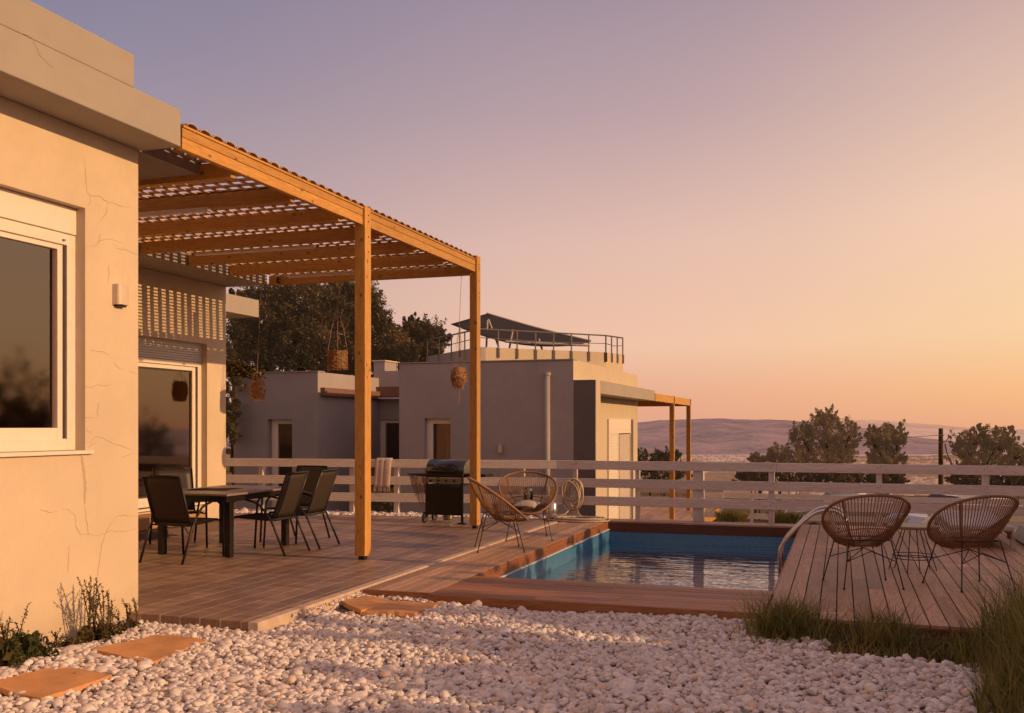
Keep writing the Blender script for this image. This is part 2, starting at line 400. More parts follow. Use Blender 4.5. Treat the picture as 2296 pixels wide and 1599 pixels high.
M['hill1'] = hazy('hazy_hill', (.02,.015,.02), (.16,.085,.065), (.35,.21,.20), .56, .0026, (1,1,3))
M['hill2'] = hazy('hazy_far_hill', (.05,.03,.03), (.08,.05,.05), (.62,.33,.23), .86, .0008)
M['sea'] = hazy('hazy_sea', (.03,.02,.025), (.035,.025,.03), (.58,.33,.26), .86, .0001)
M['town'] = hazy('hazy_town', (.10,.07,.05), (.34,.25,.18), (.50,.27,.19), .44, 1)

# ------------------------------------------------------------------ world, sun, camera
w = bpy.data.worlds.new('World'); bpy.context.scene.world = w; w.use_nodes = True
nt = w.node_tree; nt.nodes.clear()
SUN_AZ = math.radians(-.6)       # from +X towards +Y
SUN_EL = math.atan(.305*math.cos(SUN_AZ))
sdir = Vector((math.cos(SUN_EL)*math.cos(SUN_AZ), math.cos(SUN_EL)*math.sin(SUN_AZ), math.sin(SUN_EL)))
def wn(t): return nt.nodes.new(t)
tc = wn('ShaderNodeTexCoord'); nrm = wn('ShaderNodeVectorMath'); nrm.operation = 'NORMALIZE'; nt.links.new(tc.outputs['Generated'], nrm.inputs[0])
sx = wn('ShaderNodeSeparateXYZ'); nt.links.new(nrm.outputs[0], sx.inputs[0])
def wramp(stops, src):
    r = wn('ShaderNodeValToRGB'); e = r.color_ramp.elements
    while len(e) < len(stops): e.new(.5)
    for i, (p, c) in enumerate(stops): e[i].position = p; e[i].color = (*c, 1)
    nt.links.new(src, r.inputs[0]); return r.outputs[0]
el = sx.outputs[2]
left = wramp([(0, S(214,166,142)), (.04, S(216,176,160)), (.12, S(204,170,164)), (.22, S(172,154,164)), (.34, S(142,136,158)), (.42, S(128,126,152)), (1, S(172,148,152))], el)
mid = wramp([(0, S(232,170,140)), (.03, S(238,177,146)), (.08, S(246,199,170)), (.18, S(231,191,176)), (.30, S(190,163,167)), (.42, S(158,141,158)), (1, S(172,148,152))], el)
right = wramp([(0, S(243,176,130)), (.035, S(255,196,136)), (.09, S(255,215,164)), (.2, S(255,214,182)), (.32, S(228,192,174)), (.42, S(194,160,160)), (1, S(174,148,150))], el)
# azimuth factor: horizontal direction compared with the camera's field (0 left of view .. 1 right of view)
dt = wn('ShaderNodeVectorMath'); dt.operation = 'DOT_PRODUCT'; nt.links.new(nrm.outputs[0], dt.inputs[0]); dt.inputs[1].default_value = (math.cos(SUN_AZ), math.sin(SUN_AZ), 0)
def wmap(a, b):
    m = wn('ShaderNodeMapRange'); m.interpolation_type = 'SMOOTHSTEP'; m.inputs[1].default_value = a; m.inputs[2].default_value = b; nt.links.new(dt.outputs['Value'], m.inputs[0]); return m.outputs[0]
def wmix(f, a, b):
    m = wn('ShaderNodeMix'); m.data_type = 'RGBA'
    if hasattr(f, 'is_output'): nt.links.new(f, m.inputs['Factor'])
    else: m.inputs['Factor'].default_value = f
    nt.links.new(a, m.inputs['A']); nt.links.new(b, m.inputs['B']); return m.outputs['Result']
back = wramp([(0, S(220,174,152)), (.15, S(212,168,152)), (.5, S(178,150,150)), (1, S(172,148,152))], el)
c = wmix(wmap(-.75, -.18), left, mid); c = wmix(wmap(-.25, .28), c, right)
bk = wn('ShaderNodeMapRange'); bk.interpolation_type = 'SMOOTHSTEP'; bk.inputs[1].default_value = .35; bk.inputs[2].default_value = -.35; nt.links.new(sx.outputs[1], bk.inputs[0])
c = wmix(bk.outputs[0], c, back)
sky = wn('ShaderNodeTexSky'); sky.sky_type = 'NISHITA'; sky.sun_disc = False; sky.sun_elevation = SUN_EL
sky.sun_rotation = PI/2-SUN_AZ; sky.dust_density = 3; sky.air_density = 1.5
sk = wn('ShaderNodeMix'); sk.data_type = 'RGBA'; sk.blend_type = 'MULTIPLY'; sk.inputs['Factor'].default_value = 1
nt.links.new(sky.outputs[0], sk.inputs['A']); sk.inputs['B'].default_value = (.06,.045,.05,1)
cc = wmix(.04, c, sk.outputs['Result'])
# faint soft unevenness of high haze
nz = wn('ShaderNodeTexNoise'); nz.inputs['Scale'].default_value = 2.2; nz.inputs['Detail'].default_value = 5; nt.links.new(nrm.outputs[0], nz.inputs['Vector'])
mr = wn('ShaderNodeMapRange'); mr.inputs[3].default_value = .955; mr.inputs[4].default_value = 1.045; nt.links.new(nz.outputs['Fac'], mr.inputs[0])
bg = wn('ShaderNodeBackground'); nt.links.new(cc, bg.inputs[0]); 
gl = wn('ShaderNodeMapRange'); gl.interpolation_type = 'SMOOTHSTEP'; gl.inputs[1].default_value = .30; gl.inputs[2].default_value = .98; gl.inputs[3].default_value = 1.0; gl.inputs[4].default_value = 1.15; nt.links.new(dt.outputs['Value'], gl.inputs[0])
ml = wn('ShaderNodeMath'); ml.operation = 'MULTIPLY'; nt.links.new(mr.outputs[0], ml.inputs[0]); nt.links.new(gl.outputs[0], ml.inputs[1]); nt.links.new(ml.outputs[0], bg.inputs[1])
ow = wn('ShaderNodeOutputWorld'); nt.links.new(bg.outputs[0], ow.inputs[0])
sl = bpy.data.lights.new('sun', 'SUN'); sl.energy = 3.6; sl.angle = math.radians(.4); sl.color = (1.0, .58, .26)
so = bpy.data.objects.new('sun', sl); C.objects.link(so); so.rotation_euler = sdir.to_track_quat('Z', 'Y').to_euler(); so.location = (20, 5, 20)
cam = bpy.data.cameras.new('camera'); co = bpy.data.objects.new('camera', cam); C.objects.link(co)
co.location = (0, 0, EYE); co.rotation_euler = (PI/2, 0, YAW); cam.sensor_width = 36; cam.lens = F_/2296*36
cam.shift_y = (HZ_-799.5)/2296; cam.clip_end = 60000; cam.clip_start = .05
sc = bpy.context.scene; sc.camera = co
sc.view_settings.view_transform = 'Standard'; sc.view_settings.look = 'None'; sc.view_settings.exposure = 0
sc.render.engine = 'CYCLES'; sc.cycles.use_denoising = True
sc.cycles.max_bounces = 6; sc.cycles.transparent_max_bounces = 12

# ------------------------------------------------------------------ terrain, sea, hills, town
def fz(y, x):
    ks = [(-3000,40),(-200,6),(-20,-.12),(16.25,-.12),(18.5,-1.6),(40,-2.2),(60,-5),(100,-9),(400,-35),(1000,-65),(2000,-112),(4000,-148),(4700,-149.6),(5500,-153),(9000,-160),(40000,-200)]
    for (a, za), (b, zb) in zip(ks, ks[1:]):
        if a <= y <= b:
            t = (y-a)/(b-a); z = za+(zb-za)*t; break
    else: z = ks[-1][1]
    if y > 60: z += (math.sin(x*.011+y*.006)+math.sin(y*.019-x*.004))*min(5, (y-60)*.006)
    if x < -14 and y > -20: z += min(18, (-14-x)*.12)*max(0, 1-max(0, y-60)/400)
    if -3.62 < x < -.42 and 9.15 < y < 15.45: z = -2.5
    return z
xs = [-30000,-18000,-9000,-5000,-3000,-1800,-1000,-600,-350,-200,-120,-80,-55,-40,-30,-24,-19,-14,-10,-7,-5,-3.65,-3.6,-2,-.45,-.4,2,4,6,9,13,18,25,35,50,75,110,170,260,400,650,1000,1600,2600,4200,7000,12000,30000]
ys = [-3000,-800,-200,-60,-20,0,5,8.3,9.1,9.2,12,15.4,15.5,16.25,17,18.5,22,28,34,40,48,60,75,90,110,140,180,240,320,400,550,750,1000,1300,1700,2200,2800,3400,4000,4400,4700,5100,5500,7000,9000,15000,40000]
g = MB(); g.grid([[(x, y, fz(y, x)) for x in xs] for y in ys])
go = g.build('ground', M['terrain']); struct(go); go.data.materials.append(M['plain'])
for p in go.data.polygons:
    if p.center.y > 900: p.material_index = 1
struct(MB().add([(-40000,4300,-150),(40000,4300,-150),(40000,45000,-150),(-40000,45000,-150)], [(0,1,2,3)]).build('sea', M['sea']))
def ridge(name, mat, pts, dfar, depth, base_d):
    """pts: (bearing column, skyline row) of the crest seen at distance dfar"""
    rows = []
    us = np.linspace(pts[0][0], pts[-1][0], 150); vs = np.interp(us, [p[0] for p in pts], [p[1] for p in pts])
    crest = []
    for u, v in zip(us, vs):
        v += math.sin(u*.05)*.5+math.sin(u*.13+1)*.35
        crest.append(at(u, v, dfar))
    for k in range(9):
        t = k/8; row = []
        for i, (u, pc) in enumerate(zip(us, crest)):
            d = base_d+(dfar-base_d)*t; q = at(u, 955, d)
            e = t**.75
            bump_ = (math.sin(u*.021+k*1.3)*.06+math.sin(u*.047-k)*.04)*math.sin(t*PI)
            q.z = -152+(pc.z+152)*min(1, max(0, e+bump_)); row.append(q)
        rows.append(row)
    back = [Vector((p.x, p.y+depth, -160)) for p in crest]; rows.append(back)
    mb = MB(); mb.grid(rows); return struct(mb.build(name, mat, smooth=True))
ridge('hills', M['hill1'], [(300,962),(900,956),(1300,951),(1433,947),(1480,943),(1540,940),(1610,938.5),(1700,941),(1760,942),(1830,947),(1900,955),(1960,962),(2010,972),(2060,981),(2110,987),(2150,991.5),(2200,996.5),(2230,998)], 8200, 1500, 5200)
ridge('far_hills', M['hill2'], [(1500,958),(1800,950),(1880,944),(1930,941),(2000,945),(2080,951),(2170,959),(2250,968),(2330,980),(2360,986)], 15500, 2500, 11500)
def town():
    V = []; Fc = []; R = []
    for i in range(5200):
        d = RNG.uniform(900, 5000)**1.0; u = RNG.uniform(1380, 2500)
        if u < 1700 and d < 2600: continue
        if d > 4650 and u > 1900: continue
        p = at(u, 955, d); s = RNG.uniform(3.5, 8)*(1.1 if d > 2500 else .8)
        z0 = fz(p.y, p.x); h = RNG.uniform(2, 5)
        if d > 4700: z0 = -148
        b = len(V); x, y = p.x, p.y; l = s*RNG.uniform(.7, 1.8)
        V += [(x-l,y-s,z0-2),(x+l,y-s,z0-2),(x+l,y+s,z0-2),(x-l,y+s,z0-2),(x-l,y-s,z0+h),(x+l,y-s,z0+h),(x+l,y+s,z0+h),(x-l,y+s,z0+h)]
        for f in [(4,5,6,7),(0,1,5,4),(1,2,6,5),(2,3,7,6),(3,0,4,7)]: Fc.append([k+b for k in f]); R.append(RNG.random())
    # hillside villages and the harbour spit
    for (u0, v0, n, su, sv, d) in [(1465,1003,10,30,3,6400),(1600,1001,26,60,4,6400),(1640,999,14,14,3,6400),(1710,1005,6,20,3,6400),(1590,1012,10,50,3,5800),(1690,1026,8,30,3,5400),(2010,987.5,40,55,1.2,10300)]:
        for k in range(n):
            u = u0+RNG.normal()*su*.5; v = v0+RNG.normal()*sv*.5; p = at(u, v, d-250); s = RNG.uniform(5, 13)*(1.4 if d > 9000 else 1); b = len(V); x, y, z = p
            V += [(x-s*1.6,y-s,z-5),(x+s*1.6,y-s,z-5),(x+s*1.6,y+s,z-5),(x-s*1.6,y+s,z-5),(x-s*1.6,y-s,z+s*.5),(x+s*1.6,y-s,z+s*.5),(x+s*1.6,y+s,z+s*.5),(x-s*1.6,y+s,z+s*.5)]
            for f in [(4,5,6,7),(0,1,5,4),(1,2,6,5),(2,3,7,6),(3,0,4,7)]: Fc.append([k2+b for k2 in f]); R.append(RNG.random())
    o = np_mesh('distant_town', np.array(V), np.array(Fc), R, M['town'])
    tag(o, 'hazy far-off town of pale low houses between the hills and the sea', 'town', kind='stuff')
town()
struct(MB().hexa([at(1950,990.6,10900),at(2075,990.2,10900),at(2075,990.2,11500),at(1950,990.6,11500)],[at(1950,989,10900),at(2068,989,10900),at(2068,989,11500),at(1950,989,11500)]).build('headland', M['hill2']))

# ------------------------------------------------------------------ gravel bed, terrace, decks, pool
struct(MB().box(-5.45,9,-3,8.4,-.30,-.105).build('gravel_bed', M['bed']))
tb = MB(); tb.hexa([(-10.4,7.15,-.2),(-4.29,6.55,-.2),(-4.29,15.45,-.2),(-10.4,14.6,-.2)], [(-10.4,7.15,0),(-4.29,6.55,0),(-4.29,15.45,0),(-10.4,14.6,0)])
tb.v[0] = (-10.4,6.72,-.2); tb.v[4] = (-10.4,6.72,0)
struct(tb.build('terrace', M['terrace'], bevel=.006))
struct(MB().box(-4.288,-4.20,6.52,15.6,-.18,.006).build('kerb', M['concrete'], bevel=.006))
struct(MB().box(-10.4,-4.2,14.6,16.15,-.25,-.055).build('gravel_strip', M['bed']))
dk = MB()
def planksY(mb, x0, x1, y0, y1, w, z=0, t=.026, gap=.007, brk=2.4):
    n = max(1, round((x1-x0)/w)); w = (x1-x0)/n
    for i in range(n):
        a = x0+i*w; y = y0; cut = y0+random.uniform(.4, 1)*brk
        while y < y1-.01:
            e = min(cut, y1) if y1-min(cut, y1) > .3 else y1
            mb.box(a+gap/2, a+w-gap/2, y+.001, e-.002, z-t, z+random.uniform(-.0012,.0012)); y = e; cut = e+brk
def planksX(mb, x0, x1, y0, y1, w, z=0, t=.026, gap=.006, brk=2.4):
    n = max(1, round((y1-y0)/w)); w = (y1-y0)/n
    for i in range(n):
        a = y0+i*w; x = x0; cut = x0+random.uniform(.3, 1)*brk
        while x < x1-.01:
            e = min(cut, x1) if x1-min(cut, x1) > .3 else x1
            mb.box(x+.001, e-.002, a+gap/2, a+w-gap/2, z-t, z+random.uniform(-.0012,.0012)); x = e; cut = e+brk
# left walkway
wd = thing('pool_deck', 'brown timber decking framing the blue pool', 'decking', (-2,8.05,0)); wd['kind'] = 'structure'
a = MB(); planksY(a, -4.17, -3.50, 8.22, 15.72, .135); a.build('walkway_boards', M['deckpale'], wd, bevel=.002)
a = MB(); planksX(a, -3.50, -.585, 8.17, 9.27, .138); a.build('front_boards', M['deckX'], wd, bevel=.002)
a = MB(); planksX(a, -3.495, -.585, 15.33, 15.74, .135); a.build('back_boards', wood('deck_back', (.44,.27,.19), (.33,.19,.13), 'x', .5, False), wd, bevel=.002)
a = MB(); planksY(a, -.575, 4.4, 8.06, 15.72, .134, gap=.010, t=.028, brk=3.3); a.build('sun_deck_boards', M['deckY'], wd, bevel=.0025)
a = MB()
a.box(-4.17,-3.505,8.195,8.218,-.13,-.003); a.build('edge_board', M['deckX'], wd)
a = MB(); a.box(-3.50,-.60,8.14,8.166,-.14,-.002); a.build('edge_board', M['deckX'], wd)
a = MB(); a.box(-.575,4.4,8.03,8.057,-.11,-.03); a.box(-.60,-.577,8.03,8.3,-.14,-.03); a.build('edge_board', M['poolboardx'], wd)
a = MB(); a.box(-4.14,-3.51,8.23,15.7,-.12,-.034); a.box(-3.51,-.60,8.18,9.25,-.12,-.034); a.box(-3.4,-.6,15.36,15.7,-.12,-.034); a.box(-.56,4.38,8.08,15.7,-.12,-.034); a.build('joists', M['stone'], wd)
pl = thing('swimming_pool', 'rectangular sunken pool lined with blue mosaic', 'pool', (-2,9.28,-.3)); pl['kind'] = 'structure'
a = MB(); a.box(-3.53,-3.497,9.25,15.35,-.125,-.004); a.build('side_board', M['poolboard'], pl)
a = MB(); a.box(-3.497,-.56,15.33,15.36,-.165,-.029); a.build('end_board', M['poolboardx'], pl)
a = MB(); a.box(-.60,-.568,9.25,15.33,-.16,-.03); a.box(-3.49,-.6,9.235,9.262,-.16,-.03); a.build('side_board', M['poolboard'], pl)
a = MB(); a.box(-3.55,-3.478,9.2,15.335,-1.5,-.139); a.box(-3.478,-.58,15.34,15.42,-1.5,-.168); a.box(-.578,-.5,9.2,15.33,-1.5,-.165); a.box(-3.478,-.58,9.18,9.25,-1.5,-.165); a.build('liner', M['liner'], pl)
a = MB(); a.box(-3.56,-3.470,9.25,15.335,-.138,-.128); a.build('liner_edge', M['linertop'], pl)
a = MB(); a.box(-3.55,-.5,9.2,15.4,-1.56,-1.5); a.build('pool_floor', M['poolfloor'], pl)
rows = [[(x, y, -.325) for x in np.linspace(-3.477,-.579,6)] for y in np.linspace(9.251,15.339,8)]
o = MB().grid(rows).build('water', M['water']); struct(o)

# ------------------------------------------------------------------ pebbles
def pebbles():
    bm = bmesh.new(); bmesh.ops.create_icosphere(bm, subdivisions=2, radius=1); bm.verts.ensure_lookup_table()
    base = np.array([v.co[:] for v in bm.verts]); fc = np.array([[v.index for v in f.verts] for f in bm.faces]); bm.free()
    bm = bmesh.new(); bmesh.ops.create_icosphere(bm, subdivisions=1, radius=1); bm.verts.ensure_lookup_table()
    base1 = np.array([v.co[:] for v in bm.verts]); fc1 = np.array([[v.index for v in f.verts] for f in bm.faces]); bm.free()
    def variants(b, n):
        out = []
        for k in range(n):
            v = b.copy(); r = np.ones(len(v))
            for j in range(5):
                d = RNG.normal(size=3); d /= np.linalg.norm(d); r += RNG.uniform(-.22, .22)*np.sin((v@d)*RNG.uniform(1, 2.6)+RNG.uniform(0, 6))
            out.append(v*r[:, None])
        return out
    slabs = [(-4.90,-4.32,5.50,6.13),(-4.88,-4.31,4.56,5.1),(-4.2,-3.35,7.46,8.12)]
    def scatter(name, label, n, region, size, zr, bb, ff, nvar=14, dens=None):
        var = variants(bb, nvar); var_lo = variants(base1, nvar); V = []; Fl = []; R = []; off = 0; k = 0
        for i in range(n*4):
            if k >= n: break
            x, y, z = region()
            if x is None: continue
            s = size*float(np.clip(np.exp(RNG.normal()*.33), .45, 1.9))
            if RNG.random() < .07: s *= 1.5
            if any(a+.022 < x < b-.022 and c_+.022 < y < d_-.022 for a, b, c_, d_ in slabs) and name == 'gravel': continue
            S3 = np.diag([s*RNG.uniform(.95, 1.5), s*RNG.uniform(.75, 1.05), s*RNG.uniform(.5, .8)])
            e = (RNG.normal()*.35, RNG.normal()*.35, RNG.uniform(0, 6.28))
            ca, sa = math.cos(e[2]), math.sin(e[2]); cb, sb = math.cos(e[0]), math.sin(e[0]); cc_, sc_ = math.cos(e[1]), math.sin(e[1])
            Rm = np.array([[ca,-sa,0],[sa,ca,0],[0,0,1]])@np.array([[1,0,0],[0,cb,-sb],[0,sb,cb]])@np.array([[cc_,0,sc_],[0,1,0],[-sc_,0,cc_]])
            vv, ff_ = (var, ff) if (y < 6.3 or name != 'gravel') else (var_lo, fc1)
            v = vv[RNG.integers(nvar)]@S3@Rm.T+np.array([x, y, z+RNG.uniform(*zr)]); V.append(v); Fl.append(ff_+off); off += len(v)
            R.append(np.full(len(ff_), RNG.random())); k += 1
        o = np_mesh(name, np.vstack(V), np.vstack(Fl), np.concatenate(R), M['pebble'], smooth=True)
        tag(o, label, 'gravel', kind='stuff')
    def reg():
        # camera-near area gets all the stones
        y = RNG.uniform(4.1, 8.2); x = RNG.uniform(-5.45, 1.25)
        if x < xat(-90, y)-.1: return (None,)*3
        if y > 6.55-(x+4.29)*.1 and x < -4.2: return (None,)*3
        if y > 7.1 and x > -.1: return (None,)*3
        if y > 8.13 and x > -3.5 or y > 8.19 and x < -3.5: return (None,)*3
        mound = .018*math.sin(x*2.3+1)*math.sin(y*2.9)
        return x, y, -.085+mound
    scatter('gravel', 'white rounded pebbles covering the ground in front of terrace and pool', 44000, reg, .0172, (-.024, .02), base, fc)
    def reg2():
        t = RNG.random(); x = -10.4+t*6.1; y = 14.62+(x+10.4)*.139+RNG.uniform(0, .7)
        return x, y, -.045
    scatter('gravel_edging', 'narrow strip of white pebbles between terrace and fence', 2300, reg2, .03, (-.01, .03), base1, fc1)
    def reg3():
        return RNG.uniform(-4.198, -4.172), RNG.uniform(7.0, 14.5), -.03
    scatter('gravel_seam', 'thin line of small pebbles between kerb and deck', 700, reg3, .011, (-.01, .01), base1, fc1)
pebbles()

# ------------------------------------------------------------------ paving slabs
def slab(pts, label, n, z=-.050, t=.035, group='terracotta slabs laid in the gravel'):
    m = MB(); k = 10; q = [Vector((*p, 0)) for p in pts]; top = []
    rows = []
    for i in range(k+1):
        r = []
        for j in range(k+1):
            s, u = i/k, j/k
            p = q[0]*(1-s)*(1-u)+q[1]*s*(1-u)+q[2]*s*u+q[3]*(1-s)*u
            e = 0 if 0 < i < k and 0 < j < k else 1
            p = p+Vector((random.uniform(-1,1), random.uniform(-1,1), 0))*.006*e
            p.z = z+.006*math.sin(s*5+n)*math.cos(u*4)+random.uniform(-.0007,.0007); r.append(p)
        rows.append(r)
    m.grid(rows); nb = len(m.v); m.grid([[p-Vector((0,0,t)) for p in r] for r in rows[::-1]])
    loop = [rows[0][j] for j in range(k+1)]+[rows[i][k] for i in range(1, k+1)]+[rows[k][j] for j in range(k-1, -1, -1)]+[rows[i][0] for i in range(k-1, 0, -1)]
    L = len(loop); m.add([*loop, *[p-Vector((0,0,t)) for p in loop]], [(i, i+L, (i+1) % L+L, (i+1) % L) for i in range(L)])
    tag(m.build('paving_slab', M['terra']), label, 'paving slab', group)
slab([(-4.94,5.59),(-4.30,5.43),(-4.35,6.09),(-4.82,6.21)], 'large terracotta slab in the gravel nearest the terrace corner', 1)
slab([(-4.90,4.66),(-4.31,4.49),(-4.32,5.07),(-4.84,5.15)], 'terracotta slab with small dark holes at the left edge of the gravel', 2)
hs = [o for o in C.objects if o.name.startswith('paving_slab')][-1]
for (u, v) in ((75.6,1504.5),(166.6,1512),(32,1516.6)):
    q = ground(u, v, -.05); MB().tube([(q.x,q.y,-.056),(q.x,q.y,-.0415)], .007, 8).build('hole', M['stone'], hs)
slab([(-4.17,7.80),(-3.80,7.44),(-3.74,7.96),(-4.10,8.12)], 'orange stone slab against the deck end, beside the pale kerb', 3, -.04, .04)
slab([(-3.79,7.44),(-3.35,7.52),(-3.32,8.02),(-3.73,7.97)], 'orange stone slab at the deck step, right of its twin', 5, -.045, .04)

# ------------------------------------------------------------------ villa (near house)
XW = -5.45
villa = thing('villa', 'cream rendered flat-roofed villa with cracked wall along the terrace', 'house', (XW,6.7,0))
yw = yat(191, XW); zt_, zb_ = 3.155, 1.315; y_wl = 2.6
m = MB(); m.box(XW-.3,XW,yw,6.71,-.25,3.748); m.box(XW-.3,XW,-4,yw,zt_,3.748); m.box(XW-.3,XW,-4,yw,-.25,zb_); m.box(XW-.3,XW,-4,y_wl,zb_,zt_)
m.box(-9.5,XW-.3,6.41,6.71,-.25,3.74)
wallo = m.build('wall', M['wall'], villa)
m = MB(); m.box(XW-.02,-5.06,-4,6.742,3.752,4.05); m.box(-9.6,XW-.02,-4,6.742,3.752,4.05); m.box(-9.6,-5.062,-4,6.19,4.05,4.30)
roof = m.build('roof', M['fascia'], villa, bevel=.008)
m = MB(); m.box(-8.95,-5.46,6.744,7.56,3.75,4.05); m.build('roof', M['soffit'], villa)
m = MB(); m.box(-14,-8.52,6.75,13.48,3.70,4.06); m.build('roof', M['soffit'], villa, bevel=.006)
m = MB(); m.box(-14,-11.22,13.5,17.45,3.70,4.05); m.build('roof', M['fascia'], villa, bevel=.006)
m = MB(); m.box(-14,-12.2,13.45,17.2,-.5,3.698); m.build('wall', M['wall'], villa)
m = MB(); X2 = -9.25; y0d, y1d, zd0, zd1 = 11.0, 12.96, .34, 2.76
m.box(X2-.3,X2,6.71,y0d,-.25,3.698); m.box(X2-.3,X2,y1d,13.45,-.25,3.698); m.box(X2-.3,X2,y0d,y1d,zd1,3.698); m.box(X2-.3,X2,y0d,y1d,-.25,zd0)
m.box(-14,X2-.3,13.15,13.45,-.25,3.695)
m.build('wall', M['wall'], villa)
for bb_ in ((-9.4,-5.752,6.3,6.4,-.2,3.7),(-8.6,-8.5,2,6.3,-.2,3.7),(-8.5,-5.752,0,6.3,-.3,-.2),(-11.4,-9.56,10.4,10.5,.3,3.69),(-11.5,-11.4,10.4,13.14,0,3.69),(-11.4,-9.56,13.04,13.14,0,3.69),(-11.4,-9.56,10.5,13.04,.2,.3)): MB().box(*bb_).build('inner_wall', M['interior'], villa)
m = MB(); m.box(-5.86,-5.80,3.5,5.80,1.34,3.05); m.build('curtain', M['curtain'], villa)
# window
wnd = MB(); XF = XW-.09
def fr(mb, X0, X1, ya, yb, za, zb, w, top=None):
    tw = w if top is None else top
    mb.box(X0,X1,ya,ya+w,za,zb); mb.box(X0,X1,yb-w,yb,za,zb); mb.box(X0,X1,ya+w,yb-w,za,za+w); mb.box(X0,X1,ya+w,yb-w,zb-tw,zb)
zbox = zat(170, 530, XF)
fr(wnd, XF-.08, XF, y_wl+.02, yw, zb_+.002, zbox, yw-yat(151, XF))
wo = wnd.build('window', M['frame'], villa, bevel=.004)
m = MB(); m.box(XF-.10,XF+.012,y_wl,yw-.002,zbox+.004,zt_-.003); m.build('shutter_box', M['frame'], wo, bevel=.006)
m = MB(); fr(m, XF-.075, XF-.02, 3.3, yat(146, XF-.03), zb_+.085, zat(145,543,XF), .085, .06); m.build('frame', M['frame'], wo, bevel=.004)
m = MB(); m.box(XF-.07,XF-.012,yat(145,XF),yat(150,XF),zb_+.09,zbox-.09); m.build('groove_strip', M['frameshade'], wo)  # dark strip in place of the shaded groove between sash and frame
m = MB(); m.box(XF-.055,XF-.045,3.38,yat(120,XF)+.01,zb_+.16,zat(120,559,XF)+.01); m.build('pane', M['glass'], wo)
m = MB(); m.box(XF-.03,XW+.035,y_wl-.05,yw+.06,zb_-.028,zb_-.002); m.build('sill', M['frame'], wo, bevel=.004)
m = MB(); m.lathe([(.0,0),(.012,.002),(.014,.012),(0,.016)], 10, (XF+.004, yat(142,XF), zat(142,541,XF))); m.build('knob', M['alu'], wo)
# sliding door of the recess
dr = MB(); XD = X2-.10
fr(dr, XD-.06, XD, y0d+.02, y1d-.002, zd0+.002, 2.47, .09, .07); do = dr.build('sliding_door', M['frame'], villa, bevel=.004)
m = MB(); fr(m, XD-.05, XD+.006, y0d+.33, y1d-.16, zd0+.06, 2.39, .075, .055); m.build('frame', M['frame'], do, bevel=.003)
m = MB(); fr(m, XD-.04, XD-.012, y0d+.42, y1d-.235, zd0+.14, 2.33, .02); m.build('groove_strip', M['frameshade'], do)
m = MB(); m.box(XD-.035,XD-.025,y0d+.4,y1d-.24,zd0+.12,2.34); m.build('pane', M['glass'], do)
m = MB()
for k in range(8): m.hexa([(XD-.05,y0d,2.475+k*.036),(XD+.02,y0d,2.475+k*.036),(XD+.02,y1d-.003,2.475+k*.036),(XD-.05,y1d-.003,2.475+k*.036)], [(XD-.05,y0d,2.509+k*.036),(XD+.006,y0d,2.509+k*.036),(XD+.006,y1d-.003,2.509+k*.036),(XD-.05,y1d-.003,2.509+k*.036)])
m.build('shutter', M['shutter'], do)
m = MB(); m.box(X2-.12,X2+.07,y0d-.05,y1d+.02,zd0-.03,zd0); m.build('sill', M['frame'], do, bevel=.003)
m = MB(); m.box(XD-.25,XD-.2,y1d-.5,y1d-.28,zd0+.1,2.4); m.build('curtain', M['curtain'], do)
# cracks in the render (thin grooves following the photo)
def crack(pts, w=.0028, X=XW):
    m = MB(); P = []
    for (u, v), (u2, v2) in zip(pts, pts[1:]):
        n = max(2, int(math.hypot(u2-u, v2-v)/5))
        for k in range(n):
            t = k/n; P.append((u+(u2-u)*t+random.uniform(-1.3,1.3), v+(v2-v)*t+random.uniform(-1.3,1.3)))
    P.append(pts[-1]); Q = [Vector((X+.0015, yat(u, X), zat(u, v, X))) for u, v in P]; n = len(Q); L = []; Rr = []
    for i, q in enumerate(Q):
        t = (Q[min(i+1,n-1)]-Q[max(i-1,0)]).normalized(); s = Vector((0,-t.z,t.y)); ww = w*(.35+.65*math.sin(PI*min(1,(i+.5)/n)))*random.uniform(.6,1.3)
        L.append(q+s*ww/2); Rr.append(q-s*ww/2)
    m.grid([L, Rr]); o = m.build('crack', M['crack'], villa); o.visible_shadow = True
    return o
z1d = lambda x, y: (x/2.6657*.9184, (200+y/2.6657)*.9184)
z3d = lambda x, y: (x/2.46*.9184, (800+y/2.46)*.9184)
for pl_ in [[(540,490),(555,560),(565,720),(600,745),(650,745),(700,785),(745,790),(790,812),(850,815),(880,845)],
            [(585,740),(590,780),(570,805)], [(698,800),(690,860),(650,905)], [(560,1075),(620,1065),(650,1030),(700,1020),(760,1035),(795,1052)], [(655,985),(640,1045)],
            [(705,1190),(708,1250),(700,1310)], [(735,1050),(760,1080),(810,1092),(860,1110),(890,1125)]]:
    crack([z1d(*p) for p in pl_], .0027)
for pl_ in [[(500,355),(550,358),(585,342),(620,350),(668,346)], [(588,450),(585,540)], [(500,540),(570,545)], [(515,610),(555,640)],
            [(520,695),(545,690),(570,655),(620,665),(680,695),(740,715),(800,740)], [(725,782),(760,768),(810,752)], [(525,735),(550,700),(580,688)],
            [(540,138),(600,142),(650,160)], [(680,205),(700,235),(740,252)], [(772,262),(815,276)],
            [(240,1088),(290,1112),(340,1105)], [(378,1085),(410,1095),(452,1130),(455,1200),(485,1245),(540,1240),(590,1250)],
            [(700,1132),(760,1130),(822,1132)], [(590,1250),(650,1222),(750,1225),(822,1205)], [(508,1060),(518,1170),(535,1245)],
            [(700,1135),(650,1200),(612,1290),(600,1380),(575,1560)], [(415,1305),(408,1480)]]:
    crack([z3d(*p) for p in pl_], .0026)
M['runoff'] = plaster('runoff_stain', (.53,.41,.30), .9, .1)
